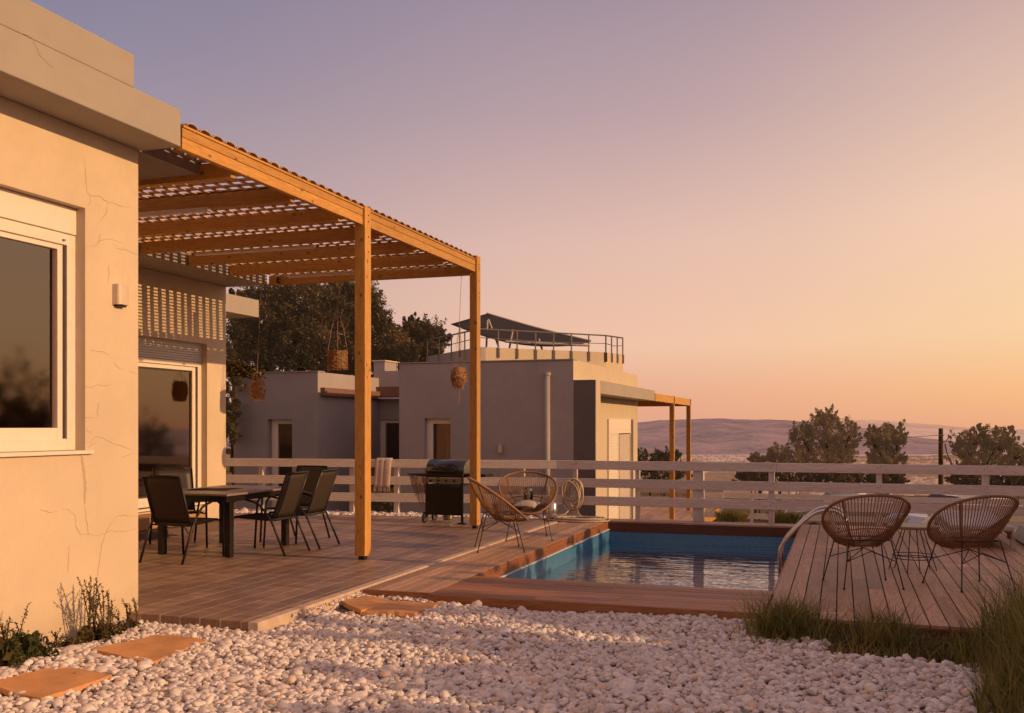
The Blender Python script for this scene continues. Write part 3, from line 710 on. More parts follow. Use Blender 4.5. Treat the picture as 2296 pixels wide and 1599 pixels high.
o = crack([z3d(*p) for p in [(488,762),(498,830),(508,900),(512,980),(508,1060)]], .03); o.name = 'stain'; o.data.materials[0] = M['runoff']
X5 = -5.06
def crackf(pts): return crack(pts, .003, X5)
crackf([((x/3.808)*.9184, (y/3.808)*.9184) for x, y in [(100,275),(170,300),(270,335),(310,380),(335,440),(370,520),(430,580),(500,625)]])
# wall lamp
o = thing('wall_lamp', 'small cream half-round lamp on the cracked villa wall', 'wall lamp', (XW, 6.53, 2.5))
m = MB(); yl0, yl1 = yat(252, XW), yat(276, XW)+.01; zc0, zc1 = zat(262,684,XW), zat(262,638,XW); r = (yl1-yl0)/2
pts = [(XW+.002, yl0)]+[(XW+.035+.035*math.sin(a), (yl0+yl1)/2-r*math.cos(a)) for a in np.linspace(.3, PI-.3, 9)]+[(XW+.002, yl1)]
n = len(pts); m.add([(x,y,zc0) for x,y in pts]+[(x,y,zc1) for x,y in pts], [(i,(i+1)%n,(i+1)%n+n,i+n) for i in range(n)]+[tuple(range(n-1,-1,-1)),tuple(range(n,2*n))])
m.build('lamp_shade', M['lamp'], o, bevel=.003)
m = MB(); m.box(XW+.002,XW+.04,yl0+.02,yl1-.02,zc0-.015,zc0-.001); m.build('lamp_base', M['black'], o)
# door step
o = thing('door_step', 'raised step with woven brown riser and shadow-darkened base below the sliding door', 'step', (-8.9,11.6,0))
m = MB(); m.box(-9.24,-8.62,10.4,12.75,-.01,.10); m.build('lower_block', M['stone'], o, bevel=.01)  # dark colour paints the shadow below the woven riser
m = MB(); m.box(-9.24,-8.80,10.4,12.3,.102,.27); m.build('riser', M['coir'], o, bevel=.01)
# ------------------------------------------------------------------ pergola
pg = thing('pergola', 'tall orange pine pergola with lattice roof over the terrace', 'pergola', (-6.8,10,0))
def post(y, x0=-5.15, x1=-5.045, top=3.945, depth=.15):
    for zb in (3.86,3.79,3.62,3.45): MB().tube([(x1-.001,y+depth*.55,zb),(x1+.004,y+depth*.55,zb)], .009, 8).build('bolt', M['black'], pg)
    m = MB(); m.box(x0,x1,y,y+depth,.045,top); p = m.build('post', M['pineZ'], pg, bevel=.006)
    m = MB(); m.box(x0+.03,x1-.03,y+.03,y+depth-.04,0.0,.043); m.build('foot', M['black'], p)
post(9.95, -5.165, -5.035, 3.955); post(13.52, -5.15, -5.035, 3.985)
m = MB()
for ya, yb in ((6.76,9.945),(10.105,13.515)):
    m.box(-5.12,-5.06,ya,yb,3.742,3.838); m.box(-5.12,-5.058,ya,yb,3.841,3.915)
m.build('front_beam', M['pineY'], pg, bevel=.004)
m = MB()
for ya, yb in ((6.762,9.943),(10.107,13.51)): m.box(-5.14,-5.047,ya,yb,3.917,3.937)
m.build('trim', M['pineY'], pg, bevel=.003)
for i, y in enumerate([7.53, 8.53, 9.50, 10.50, 11.49, 12.45, 13.50]):
    x0 = -8.5 if i > 0 else -8.9
    if i == 0: x0 = -8.5
    m = MB(); m.box(x0,-5.125,y,y+.07,3.70,3.845); m.build('rafter', M['pineX'], pg, bevel=.004)
m = MB(); x = -8.47
while x < -5.15: m.box(x,x+.046,6.76,13.6,3.852,3.860); x += .148
o = m.build('lattice', M['lattice'], pg)
m = MB(); y = 6.80
while y < 13.58: m.box(-8.48,-5.14,y,y+.082,3.862,3.870); y += .172
m.build('lattice', M['lattice'], pg)
m = MB(); y = 6.80; m2 = MB()
while y < 13.5:
    n = 8; P = []
    for xx, zz, rr in ((-5.055,3.945,.080),(-5.45,3.975,.066)):
        P.append([(xx, y+.09-rr*math.cos(a), zz+rr*.42*math.sin(a)) for a in np.linspace(0, PI, n)]+[(xx, y+.09+(rr-.012)*math.cos(a), zz+(rr-.014)*.42*math.sin(a)) for a in np.linspace(0, PI, n)])
    k = 2*n; m.add(P[0]+P[1], [(i,(i+1)%k,(i+1)%k+k,i+k) for i in range(k)]+[tuple(range(k-1,-1,-1))]+[tuple(range(k,2*k))])
    y += .178
m.build('tile_row', M['tile'], pg, smooth=False)
for i, (x0, x1, y) in enumerate([(-7.6,-6.03,8.45),(-7.75,-6.08,10.60),(-7.63,-6.3,12.60)]):
    o = MB().box(x0,x1,y,y+.07,3.655,3.695).build('tube_light', M['tubelight'], None, bevel=.008)
    tag(o, ['long pale tube light under the second pergola rafter from the villa wall','long pale tube light under the middle pergola rafters','pale tube light under the rafters nearest the white fence'][i], 'tube light', 'tube lights under the pergola rafters')
o = MB(); o.tube([(-8.3,13.46,3.80),(-8.3,13.44,3.72)], .03, 12); o = o.build('security_camera', M['black']); tag(o, 'tiny dark camera dome at the far end of the pergola lattice', 'camera')

# hanging baskets
def basket(u, v0, v1, wpx, label, yh=13.52, tailed=False, cords=4, cv=None, fringe=True):
    x = xat(u, yh-.1); y = yh-.1; d = -x*SA+y*CA; z1 = EYE-(v0-HZ_)*d/F_; z0 = EYE-(v1-HZ_)*d/F_; r = wpx/2*d/F_
    t = thing('hanging_basket', label, 'basket', (x,y,z0), 0, 'woven baskets hung from the pergola')
    egg = cords > 4; H = z1-z0
    def rad_(zz): q = (zz-z0)/H; return r*(math.sin(PI*(.16+.66*q))**.7 if egg else 1-.06*q)
    m = MB(); m.lathe([(r*.45 if egg else r*.8,z0)]+[(rad_(z0+H*q), z0+H*q) for q in (.08,.3,.5,.7,.9,1)]+[(rad_(z1)-.02,z1),(r*.7,z0+.06),(r*.4,z0+.02)], 20, (x,y,0)); m.build('liner', M['wicker'], t)
    m = MB()
    for k in range(420):
        a = random.uniform(0, 2*PI); zz = random.uniform(z0, z1); rr = rad_(zz)*(1.0+random.uniform(-.02,.12 if egg else .06)); da = random.uniform(-.5,.5); dz = random.uniform(-.04,.04)
        m.tube([(x+rr*math.cos(a),y+rr*math.sin(a),zz),(x+rr*1.05*math.cos(a+da/2),y+rr*1.05*math.sin(a+da/2),zz+dz/2),(x+rr*math.cos(a+da),y+rr*math.sin(a+da),zz+dz)], .0032, 3)
    m.build('weave', M['wicker'], t)
    m = MB(); top = Vector((x, yh, 3.70)); kn = Vector((x, y, EYE-(cv-HZ_)*d/F_))
    m.tube([top, kn], .0032, 5)
    for k in range(cords):
        a = 2*PI*k/cords+.5; m.tube([kn, kn.lerp(Vector((x+r*math.cos(a),y+r*math.sin(a),z1)), .5)+Vector((math.cos(a),math.sin(a),0))*r*.12, (x+r*math.cos(a),y+r*math.sin(a),z1),(x+r*1.03*math.cos(a),y+r*1.03*math.sin(a),z0+.03)], .0045 if cords < 6 else .002, 5)
    if tailed: m.tube([(x,y,z0),(x+.01,y,z0-.15),(x-.02,y,z0-.26)], .006, 5)
    m.build('cord', M['dry'], t)
basket(577, 852, 899, 33, 'round woven basket hanging before the shaded grey house at left', cv=832, cords=8)
basket(757, 787, 830, 43, 'widest woven basket hanging on four long cords before the dark trees', cv=690)
basket(1029, 824, 869, 34, 'shaggy woven basket with dangling tail cord hanging beside the far post', cv=742, tailed=True, cords=6)

# ------------------------------------------------------------------ dining set
tbl = thing('dining_table', 'rectangular dark metal dining table with slatted brown top', 'table', (-7.08,10.3,0))
x0, x1, y0, y1 = -7.62, -6.55, 9.55, 11.05
MB().box(x0,x1,y0,y1,.705,.73).build('tabletop', M['ttop'], tbl, bevel=.006)
m = MB(); m.box(x0+.04,x1-.04,y0+.04,y0+.07,.635,.703); m.box(x0+.04,x1-.04,y1-.07,y1-.04,.635,.703); m.box(x0+.04,x0+.07,y0+.07,y1-.07,.635,.703); m.box(x1-.07,x1-.04,y0+.07,y1-.07,.635,.703); m.build('apron', M['black'], tbl)
for lx in (x0+.04, x1-.12):
    for ly in (y0+.12, y1-.18): MB().box(lx,lx+.075,ly,ly+.075,0,.634).build('leg', M['black'], tbl, bevel=.004)
m = MB(); rows = [[(-7.45+.5*i/6, 10.0+.42*j/4+.05*i/6, .733+.006*math.sin(i*1.1)*math.cos(j)+.002) for i in range(7)] for j in range(5)]
m.grid(rows); o = m.build('table_mat', M['sling'], None, thick=.003); tag(o, 'thin dark mat lying on the dining table', 'table mat')
def dining_chair():
    t = thing('dining_chair', '', 'chair', (0,0,0), 0, 'dark metal dining chairs around the table', local=True)
    def arc(pts, n=5):
        out = []
        for i, p in enumerate(pts):
            p = Vector(p)
            if i in (0, len(pts)-1): out.append(p); continue
            a = Vector(pts[i-1]); b = Vector(pts[i+1]); r = min(.07, (p-a).length/2.2, (b-p).length/2.2)
            s = p+(a-p).normalized()*r; e = p+(b-p).normalized()*r
            for k in range(n+1):
                q = k/n; out.append(s*(1-q)**2+p*2*q*(1-q)+e*q*q)
        return out
    for s in (-1, 1):
        m = MB(); m.tube(arc([(s*.275,.36,0),(s*.275,.32,.60),(s*.275,.20,.66),(s*.275,-.05,.60),(s*.275,-.22,.40),(s*.275,-.40,0)]), .0135, 8)
        m.build('leg_frame', M['black'], t, smooth=True)
        m = MB(); m.tube(arc([(s*.235,.30,.43),(s*.235,-.20,.405),(s*.235,-.40,.95)]), .012, 8); m.tube([(s*.235,.28,.42),(s*.275,.33,.42)], .009, 6); m.tube([(s*.235,-.2,.40),(s*.275,-.22,.40)], .009, 6); m.build('side_rail', M['black'], t, smooth=True)
    for p_, z_ in ((.30,.43),(-.20,.40)): MB().tube([(-.235,p_,z_),(.235,p_,z_)], .011, 8).build('crossbar', M['black'], t)
    m = MB(); rows = []
    for j in range(9):
        q = j/8; rows.append([(x, .30-.49*q, .437-.025*q-.012*math.sin(PI*q)*(1-(x/.235)**2)) for x in np.linspace(-.232,.232,7)])
    m.grid(rows); m.build('seat', M['sling'], t, thick=.004, smooth=True)
    m = MB(); rows = []
    for j in range(9):
        q = j/8; rows.append([(x, -.205-.19*q-.02*math.sin(PI*q)*(1-(x/.235)**2), .425+.515*q) for x in np.linspace(-.232,.232,7)])
    m.grid(rows); m.build('backrest', M['sling'], t, thick=.004, smooth=True)
    m = MB(); m.tube([(-.235,-.40,.95),(-.1,-.425,.952),(.1,-.425,.952),(.235,-.40,.95)], .013, 8); m.build('top_rail', M['black'], t, smooth=True)
    return t
ch = dining_chair()
ch.location = (-7.03,9.42,0); ch['label'] = 'dark mesh dining chair with its back to the camera, nearest the villa corner'
dup(ch, (-6.46,10.24,0), PI/2, 'dark mesh dining chair at the right side of the table, nearer the pergola post base')
dup(ch, (-6.42,10.92,0), PI/2+.06, 'dark mesh dining chair at the far right of the table, rightmost of the set')
dup(ch, (-7.86,10.42,0), -PI/2-.75, 'greyish dining chair behind the table in front of the sliding door')
dup(ch, (-6.82,11.45,0), PI-.08, 'dark dining chair at the far end of the table, half hidden behind others')

# ------------------------------------------------------------------ wire-and-cord lounge chairs
def egg_chair():
    t = thing('cord_chair', '', 'chair', (0,0,0), 0, 'woven cord lounge chairs', local=True)
    def rim(a):  # a=0 front(+y)
        c, s = math.cos(a), math.sin(a)
        y = .36*c-.02; x = .385*s*(1+.10*(-c)); z = .635-.255*c-.02*math.cos(2*a)
        return Vector((x, y-.0, z))
    def ring(a):
        c, s = math.cos(a), math.sin(a); return Vector((.15*s, .02+.085*c, .365-.012*c))
    n = 84
    m = MB(); m.tube([rim(2*PI*k/n) for k in range(n)], .0145, 8, True); m.build('rim', M['rattan'], t, smooth=True)
    m = MB()
    for k in range(n):
        a = 2*PI*(k+.5)/n; p, q = rim(a), ring(a); d = Vector((math.sin(a), math.cos(a), -.5)).normalized()
        m.tube([p, p.lerp(q,.33)+d*.028, p.lerp(q,.66)+d*.034, q], .0046, 5, caps=False)
    m.build('cords', M['rattan'], t, smooth=True)
    m = MB(); m.tube([ring(2*PI*k/24) for k in range(24)], .008, 6, True)
    rows = [[Vector((0,.02,.352))*(1-f)+ring(2*PI*k/24)*f for k in range(25)] for f in (0.02,.5,1)]
    m.grid(rows); m.build('base_ring', M['rattan'], t)
    m = MB()
    def hoop(f, a0, a1): return [rim(a).lerp(ring(a), f)+Vector((math.sin(a),math.cos(a),-.5)).normalized()*.045 for a in np.linspace(a0, a1, 20)]
    m.tube(hoop(.62, -1.5, 1.5), .006, 5)
    m.tube(hoop(.60, PI-1.1, PI+1.1), .006, 5)
    for a in (PI-.75, PI+.75, .8, -.8): m.tube([rim(a)+Vector((0,0,-.005)), rim(a).lerp(ring(a),.5)+Vector((math.sin(a),math.cos(a),-.5)).normalized()*.046, ring(a)+Vector((0,0,-.01))], .008, 6)
    m.build('brace', M['rattan'], t, smooth=True)
    m = MB(); F4 = [(-.30,.27),(.30,.27),(.27,-.28),(-.27,-.28)]; K4 = []
    for (fx, fy) in F4:
        top = Vector((fx*.72, fy*.62, .44 if fy > 0 else .45)); foot = Vector((fx, fy, .008)); kn = top.lerp(foot, .46); K4.append(kn)
    for i, (fx, fy) in enumerate(F4):
        l = MB(); top = Vector((fx*.72, fy*.62, .44)); l.tube([top, (fx,fy,.008)], .006, 6); l.lathe([(.0,.0),(.011,.001),(.011,.014),(.006,.02)], 8, (fx,fy,0)); l.build('leg', M['black'], t)
    m.tube([K4[0]]+[Vector((0,0,.35))]+[K4[2]], .0045, 5); m.tube([K4[1], Vector((0,0,.35)), K4[3]], .0045, 5)
    m.tube([K4[3], Vector((0,-.2,.34)), K4[2]], .0045, 5); m.tube([(-.216,.167,.44),(.216,.167,.44),(.19,-.17,.44),(-.19,-.17,.44)], .006, 5, True)
    m.build('stretcher', M['black'], t)
    return t
ec = egg_chair()
ec.location = (.20,9.92,0); ec.rotation_euler = (0,0,.30); ec['label'] = 'brown cord lounge chair on the sun deck closest to the pool, seen from behind'
dup(ec, (1.13,10.10,0), .50, 'brown cord lounge chair at the right of the sun deck, rightmost in view')
dup(ec, (-3.93,11.33,0), -PI/2+.42, 'brown cord lounge chair by the pool seen from the side before the far post')
dup(ec, (-3.95,12.55,0), PI+.36, 'brown cord lounge chair facing the camera with lantern and cushion on it')
# round side table
t = thing('round_side_table', 'round pale wooden side table on black wire legs between two cord chairs', 'table', (.70,11.0,0))
m = MB(); m.lathe([(.0,.445),(.24,.445),(.255,.452),(.255,.472),(.24,.478),(0,.478)], 40, (.70,11.0,0)); m.build('tabletop', M['rtop'], t, smooth=False)
for k in range(3):
    a = 2*PI*k/3+.5; m = MB(); cx, cy = .70, 11.0
    P0 = (cx+.1*math.cos(a-.3),cy+.1*math.sin(a-.3),.444); P1 = (cx+.24*math.cos(a-.25),cy+.24*math.sin(a-.25),.008); P2 = (cx+.24*math.cos(a+.25),cy+.24*math.sin(a+.25),.008); P3 = (cx+.1*math.cos(a+.3),cy+.1*math.sin(a+.3),.444)
    m.tube([P0,P1,P2,P3], .005, 6); m.build('leg', M['black'], t)
m = MB()
for z in (.14, .17): m.tube([(cx+.2*math.cos(a),cy+.2*math.sin(a),z) for a in np.linspace(0,2*PI,20)[:-1]], .0045, 5, True)
m.build('ring', M['black'], t)
# things on/near the left chairs
o = MB(); rows = []
for i in range(9):
    r = []
    for j in range(9):
        s, q = i/4-1, j/4-1; e = (1-abs(s)**2.5)*(1-abs(q)**2.5); r.append((-3.97+.16*s, 12.52+.13*q, .45+.05*e+.02*q))
    rows.append(r)
o.grid(rows); o = o.build('cushion', M['cushion'], None, smooth=True, thick=.02); tag(o, 'small patterned cushion on the seat of the camera-facing cord chair', 'cushion')
lx, ly = -3.98, 12.66
t = thing('glass_lantern', 'clear glass candle lantern standing on the cushion of the cord chair', 'lantern', (lx,ly,.50))
m = MB(); m.lathe([(.055,.50),(.062,.52),(.062,.66),(.05,.68),(.045,.68),(.057,.655),(.057,.525),(.0,.515)], 20, (lx,ly,0)); m.build('glass', M['glassjar'], t, smooth=True)
m = MB(); m.lathe([(0,.517),(.025,.517),(.025,.60),(0,.60)], 14, (lx,ly,0)); m.build('candle', M['linertop'], t)
p = ground(1237, 1166); lx, ly = p.x, p.y
t = thing('metal_lantern', 'shiny steel lantern standing on the deck behind the camera-facing cord chair', 'lantern', (lx,ly,0))
m = MB(); m.lathe([(.085,0),(.09,.01),(.09,.25),(.06,.30),(.02,.32),(0,.325)], 20, (lx,ly,0)); m.build('body', M['steel'], t, smooth=True)
m = MB(); m.tube([(lx-.07*math.cos(a),ly,.29+.10*math.sin(a)) for a in np.linspace(0,PI,10)], .005, 5); m.build('handle', M['alu'], t)

# ------------------------------------------------------------------ barbecue
bx, by = -5.78, 14.32
t = thing('gas_barbecue', 'black gas barbecue cart with domed lid beside the white fence', 'barbecue', (bx,by,0))
m = MB(); x0, x1 = bx-.31, bx+.31
prof = [(-.23,.775),(-.225,.83),(-.19,.90),(-.12,.955),(-.02,.975),(.09,.965),(.17,.92),(.215,.85),(.225,.775)]
n = len(prof); vs = [(x0,by+a,z) for a,z in prof]+[(x1,by+a,z) for a,z in prof]
m.add(vs, [(i,i+1,i+1+n,i+n) for i in range(n-1)]); lid = m.build('lid', M['blackgloss'], t, smooth=True, thick=.006)
m = MB(); m.add([(x0+.001,by+a,z) for a,z in prof], [tuple(range(n))]); m.add([(x1+.004,by+a*.98,z) for a,z in prof], [tuple(range(n))[::-1]]); m.build('lid_end', M['alu'], lid)
m = MB(); m.tube([(bx-.2,by-.225,.84),(bx-.2,by-.27,.845),(bx+.2,by-.27,.845),(bx+.2,by-.225,.84)], .009, 8); m.build('handle', M['black'], lid)
MB().box(bx-.06,bx+.02,by-.222,by-.216,.875,.885).build('badge', M['steel'], lid)
m = MB(); m.box(x0,x1,by-.24,by+.23,.705,.772); m.build('firebox', M['black'], t, bevel=.01)
m = MB(); m.box(x0+.02,x1-.02,by-.252,by-.240,.625,.70); m.build('control_panel', M['alu'], t)
for k in range(4): MB().tube([(bx-.22+.13*k,by-.252,.66),(bx-.22+.13*k,by-.275,.66)], .018, 12).build('knob', M['black'], t)
m = MB(); m.box(x0+.01,x1-.01,by-.24,by-.225,.13,.575); m.box(x0,x0+.012,by-.22,by+.2,.13,.575); m.build('cabinet', M['black'], t, bevel=.004)
m = MB(); m.box(x0,x1,by-.235,by+.21,.578,.60); m.build('shelf_frame', M['black'], t)
for lx in (x0, x1-.035):
    for ly in (by-.245, by+.195):
        MB().box(lx,lx+.034,ly,ly+.034,.02 if lx > bx else .10,.704).build('leg', M['black'], t)
m = MB(); m.box(x1-.08,x1+.04,by-.27,by-.19,0,.02); m.build('foot', M['black'], t)
m = MB(); m.hexa([(x0-.33,by-.2,.745),(x0-.002,by-.23,.715),(x0-.002,by+.2,.715),(x0-.33,by+.17,.745)], [(x0-.33,by-.2,.757),(x0-.002,by-.23,.765),(x0-.002,by+.2,.765),(x0-.33,by+.17,.757)]); m.build('side_shelf', M['black'], t, bevel=.005)
m = MB(); m.box(x1+.004,x1+.34,by-.2,by+.18,.72,.765); m.build('side_shelf', M['black'], t, bevel=.005)
def wheel(x, y, parent, r=.085, w=.03):
    m = MB(); pr = [(r*.78,-w/2),(r,-w/2),(r,w/2),(r*.78,w/2)]
    vs = []; n = 24
    for (rr, h) in pr:
        for k in range(n): a = 2*PI*k/n; vs.append((x+h, y+rr*math.cos(a), r+rr*math.sin(a)))
    m.add(vs, [(i*n+k, i*n+(k+1)%n, ((i+1)%4)*n+(k+1)%n, ((i+1)%4)*n+k) for i in range(4) for k in range(n)])
    o = m.build('wheel', M['rubber'], parent, smooth=False)
    m = MB(); m.tube([(x-w*.3,y,r),(x+w*.3,y,r)], r*.79, 20); m.build('hub', M['alu'], o)
    m = MB(); m.tube([(x-w*.6,y,r),(x+w*.6,y,r)], r*.2, 10); m.build('axle_cap', M['black'], o)
wheel(x0-.03, by-.2, t); wheel(x0-.03, by+.18, t)
m = MB(); m.lathe([(.0,.03),(.07,.035),(.08,.06),(.08,.12),(0,.128)], 16, (bx-.03,by,0)); m.build('gas_bottle_base', M['alu'], t)
# dried bundle hanging at its side
m = MB()
for k in range(110):
    z0_ = .74; a = random.uniform(-1,1); b = random.uniform(-1,1)
    X0, Y0 = x0-.16+.14*a, by-.18+.05*b; L = random.uniform(.12,.62)*(1-.35*abs(a)); X1 = x0-.04+.06*a+random.uniform(-.03,.03)
    tt = L/.62; m.tube([(X0,Y0,z0_),(X0+(X1-X0)*tt*.6+random.uniform(-.02,.02),Y0+random.uniform(-.03,.03),z0_-L*.6),(X0+(X1-X0)*tt,Y0+random.uniform(-.03,.03),z0_-L)], .0018, 3)
o = m.build('net_bag', M['dry']); tag(o, 'pinkish knotted net hanging from the left barbecue shelf', 'net')

# ------------------------------------------------------------------ white fence
fence = thing('white_fence', 'white painted three-rail timber fence along the far side of terrace and pool', 'fence', (-2,15.9,0))
KX, KY = -4.5, 15.90; LX, LY = -11.2, 15.0
ux, uy = (LX-KX), (LY-KY); ul = math.hypot(ux, uy); ux /= ul; uy /= ul
for (za, zb) in ((.783,.925),(.487,.632),(.192,.342)):
    m = MB(); m.bar((LX,LY,(za+zb)/2),(KX-.002,KY,(za+zb)/2), .026, zb-za); m.build('rail', M['white'], fence, bevel=.004)
    x = KX; cuts = [1.0, 5.6]
    for e in (-.96, 3.2, 6.4):
        MB().box(x+.002,e-.002,15.887,15.913,za+random.uniform(-.003,.003),zb+random.uniform(-.003,.003)).build('rail', M['white'], fence, bevel=.004); x = e
def fpost(x, y, w=.085, top=.905, base=-.12): MB().box(x-w/2,x+w/2,y+.016,y+.016+w,base,top).build('post', M['whitez'], fence, bevel=.004)
for u in (583, 787, 887): 
    for it in range(1):
        # intersection of the sight line with the angled run
        k = (u-CX_)/F_; dx, dy = k*CA-SA, k*SA+CA; s_ = (KX*uy-KY*ux)/(dx*uy-dy*ux); fpost(dx*s_, dy*s_)
for u, w in ((1173,.06),(1290,.07),(1430,.07),(1566,.16),(1730,.09),(1971,.085),(2210,.095)): fpost(xat(u, 15.95), 15.90, w)
fpost(4.3, 15.9); fpost(6.3, 15.9)
for u in (1173,1290,1730,1971,2210):
    for zc in (.854,.56,.267):
        for q in (-.018,.022):
            px0 = xat(u, 15.9)+q; MB().tube([(px0,15.8845,zc+q*.6+.02),(px0,15.888,zc+q*.6+.02)], .0075, 8).build('screw', M['rubber'], fence)
m = MB(); rows = []
cxa = (865-CX_)/F_; 
for u in np.linspace(845, 880, 9):
    k = (u-CX_)/F_; dx, dy = k*CA-SA, k*SA+CA; s_ = (KX*uy-KY*ux)/(dx*uy-dy*ux); bxx, byy = dx*s_, dy*s_; wv = .012*math.sin(u*.9)
    rows.append([(bxx+.01,byy+.035+wv,.60),(bxx,byy+.03+wv,.92),(bxx,byy+.0,.945),(bxx,byy-.04+wv,.915),(bxx-.015,byy-.045+wv,.7),(bxx-.03,byy-.05+wv,.50),(bxx-.035,byy-.05+wv,.44)])
m.grid(rows); o = m.build('throw', M['cloth'], None, smooth=True, thick=.008)
tag(o, 'pale fringed throw hung over the white fence left of the barbecue', 'throw')
m = MB()
for r_ in rows:
    for q in range(4):
        p = Vector(r_[-1]); m.tube([p+Vector((q*.007-.01,0,0)), p+Vector((q*.007-.012+random.uniform(-.006,.006),-.003,-.07))], .0025, 3)
fo = m.build('fringe', M['cloth'], o)
# hose on the fence post
hc = Vector((xat(1284, 15.72), 15.74, .42))
t = thing('garden_hose', 'thick tan garden hose looped on the fence and coiled flat on the deck', 'hose', (hc.x, 15.5, 0))
m = MB()
for k, (w_, h_, dx_, tz) in enumerate(((.135,.27,-.02,0),(.155,.30,.03,.02),(.12,.22,.05,.06),(.165,.31,.0,-.01),(.10,.19,-.03,.09),(.145,.285,-.04,.0),(.09,.30,.02,.01))):
    m.tube([(hc.x+dx_+w_*math.sin(a)+.03*math.cos(a)*((k%4)-1.5), 15.66+.02*k+.02*math.sin(2*a), .37+tz*.6-h_*.84*-math.cos(a)) for a in np.linspace(0,2*PI,40)[:-1]], .0135, 8, True)
m.tube([(hc.x+.02,15.70,.2),(hc.x-.1,15.62,.06),(hc.x-.2,15.5,.03)], .0135, 8); m.tube([(hc.x+.05,15.70,.2),(hc.x+.14,15.6,.06),(hc.x+.22,15.5,.03)], .0135, 8)
m.build('hanging_loops', M['hose'], t, smooth=True)
m = MB(); q = ground(1292, 1168)
P = [(q.x+.02+(.10+.045*a/(2*PI))*math.cos(a)*1.55, q.y+.02+(.10+.045*a/(2*PI))*math.sin(a), .016) for a in np.linspace(0, 2*PI*5.5, 170)]
m.tube(P, .0145, 8); m.tube([(x_,y_,z_+.028) for x_,y_,z_ in P[40:130]], .0145, 8); m.build('floor_coil', M['hose'], t, smooth=True)
# pool ladder rails
t = thing('pool_ladder', 'curved stainless steel handrails at the right pool edge', 'ladder', (-.56,11.8,0))
for yy in (11.55, 12.05):
    m = MB(); ctrl = [(-.64,-.9),(-.655,-.35),(-.665,.02),(-.63,.17),(-.50,.33),(-.33,.49),(-.22,.55),(-.10,.56),(.0,.52),(.06,.42),(.07,.25),(.07,.0)]
    pts = []
    for i in range(len(ctrl)-1):
        p0 = ctrl[max(i-1,0)]; p1 = ctrl[i]; p2 = ctrl[i+1]; p3 = ctrl[min(i+2,len(ctrl)-1)]
        for k in range(5):
            q = k/5; pts.append(tuple(.5*((2*p1[j])+(-p0[j]+p2[j])*q+(2*p0[j]-5*p1[j]+4*p2[j]-p3[j])*q*q+(-p0[j]+3*p1[j]-3*p2[j]+p3[j])*q**3) for j in (0,1)))
    pts.append(ctrl[-1]); m.tube([(a_,yy,b_) for a_, b_ in pts], .019, 12); m.build('handrail', M['steel'], t, smooth=True)
for z in (-.45,-.7): MB().box(-.69,-.63,11.56,12.04,z,z+.025).build('step', M['steel'], t)
# lounger at the back of the sun deck
t = thing('sun_lounger', 'low pale sun lounger at the far right of the sun deck', 'sun lounger', (1.9,14.6,0))
m = MB(); m.box(1.25,1.30,13.2,15.3,.16,.22); m.box(1.95,2.0,13.2,15.3,.16,.22)
for lx in (1.25,1.95):
    for ly in (13.3,15.1): m.box(lx,lx+.05,ly,ly+.05,0,.16)
m.build('frame', M['lounger'], t)
m = MB(); m.box(1.27,1.98,13.2,14.5,.225,.29); m.build('mattress', M['lounger'], t, bevel=.02)
m = MB(); m.hexa([(1.27,14.5,.225),(1.98,14.5,.225),(1.98,15.2,.245),(1.27,15.2,.245)], [(1.27,14.48,.29),(1.98,14.48,.29),(1.98,15.2,.31),(1.27,15.2,.31)]); m.build('backrest', M['lounger'], t, bevel=.02)
t = thing('sun_lounger', 'pale wedge-backed sun lounger at the right picture edge', 'sun lounger', (2.3,13.4,0))
m = MB(); m.hexa([(2.15,13.3,.02),(3.0,13.3,.02),(3.0,14.6,.02),(2.15,14.6,.02)], [(2.25,13.3,.2),(3.0,13.3,.05),(3.0,14.6,.05),(2.25,14.6,.2)]); m.build('mattress', M['lounger'], t, bevel=.02)
m = MB(); m.box(2.1,3.0,13.25,13.3,0,.06); m.box(2.1,3.0,14.6,14.65,0,.06); m.build('frame', M['stone'], t)

# ------------------------------------------------------------------ twin villa beyond the fence (same plan, one terrace lower)
DY, DZ = 21.3, -1.52
XL_ = -11.88
tw = thing('neighbour_villa', 'grey and cream flat-roofed twin villa beyond the fence, shaded front and sunlit side', 'house', (-8,24,DZ))
YC = 20.9; xc0, xc1 = xat(895, YC), -5.81; zt = 2.93
# front block with a window opening
wx0, wx1 = xat(952, YC), xat(1010, YC); wz = 1.67
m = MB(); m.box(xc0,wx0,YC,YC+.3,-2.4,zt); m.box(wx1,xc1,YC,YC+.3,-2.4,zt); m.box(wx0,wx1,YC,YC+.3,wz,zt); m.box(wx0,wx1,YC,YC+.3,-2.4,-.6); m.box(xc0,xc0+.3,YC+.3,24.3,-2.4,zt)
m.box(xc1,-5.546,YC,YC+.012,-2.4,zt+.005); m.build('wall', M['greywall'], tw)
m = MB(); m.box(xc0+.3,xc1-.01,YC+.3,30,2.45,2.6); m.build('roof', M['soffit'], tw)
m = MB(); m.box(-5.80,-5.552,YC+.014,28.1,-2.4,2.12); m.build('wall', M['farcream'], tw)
m = MB(); m.box(-5.80,-5.548,YC+.013,28.12,2.12,2.95); m.box(-9.5,-5.80,27.85,28.12,-2.4,3.0); m.build('parapet', M['farcream'], tw)
# blade wall and fascia slab
m = MB(); m.box(-5.545,-5.055,20.905,20.94,-2.4,2.50); m.build('blade_wall', M['shadedblade'], tw)
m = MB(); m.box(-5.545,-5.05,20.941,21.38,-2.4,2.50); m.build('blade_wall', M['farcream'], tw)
m = MB(); m.box(-5.547,-5.045,21.381,28.05,2.215,2.503); m.build('roof_slab', M['fascia'], tw)
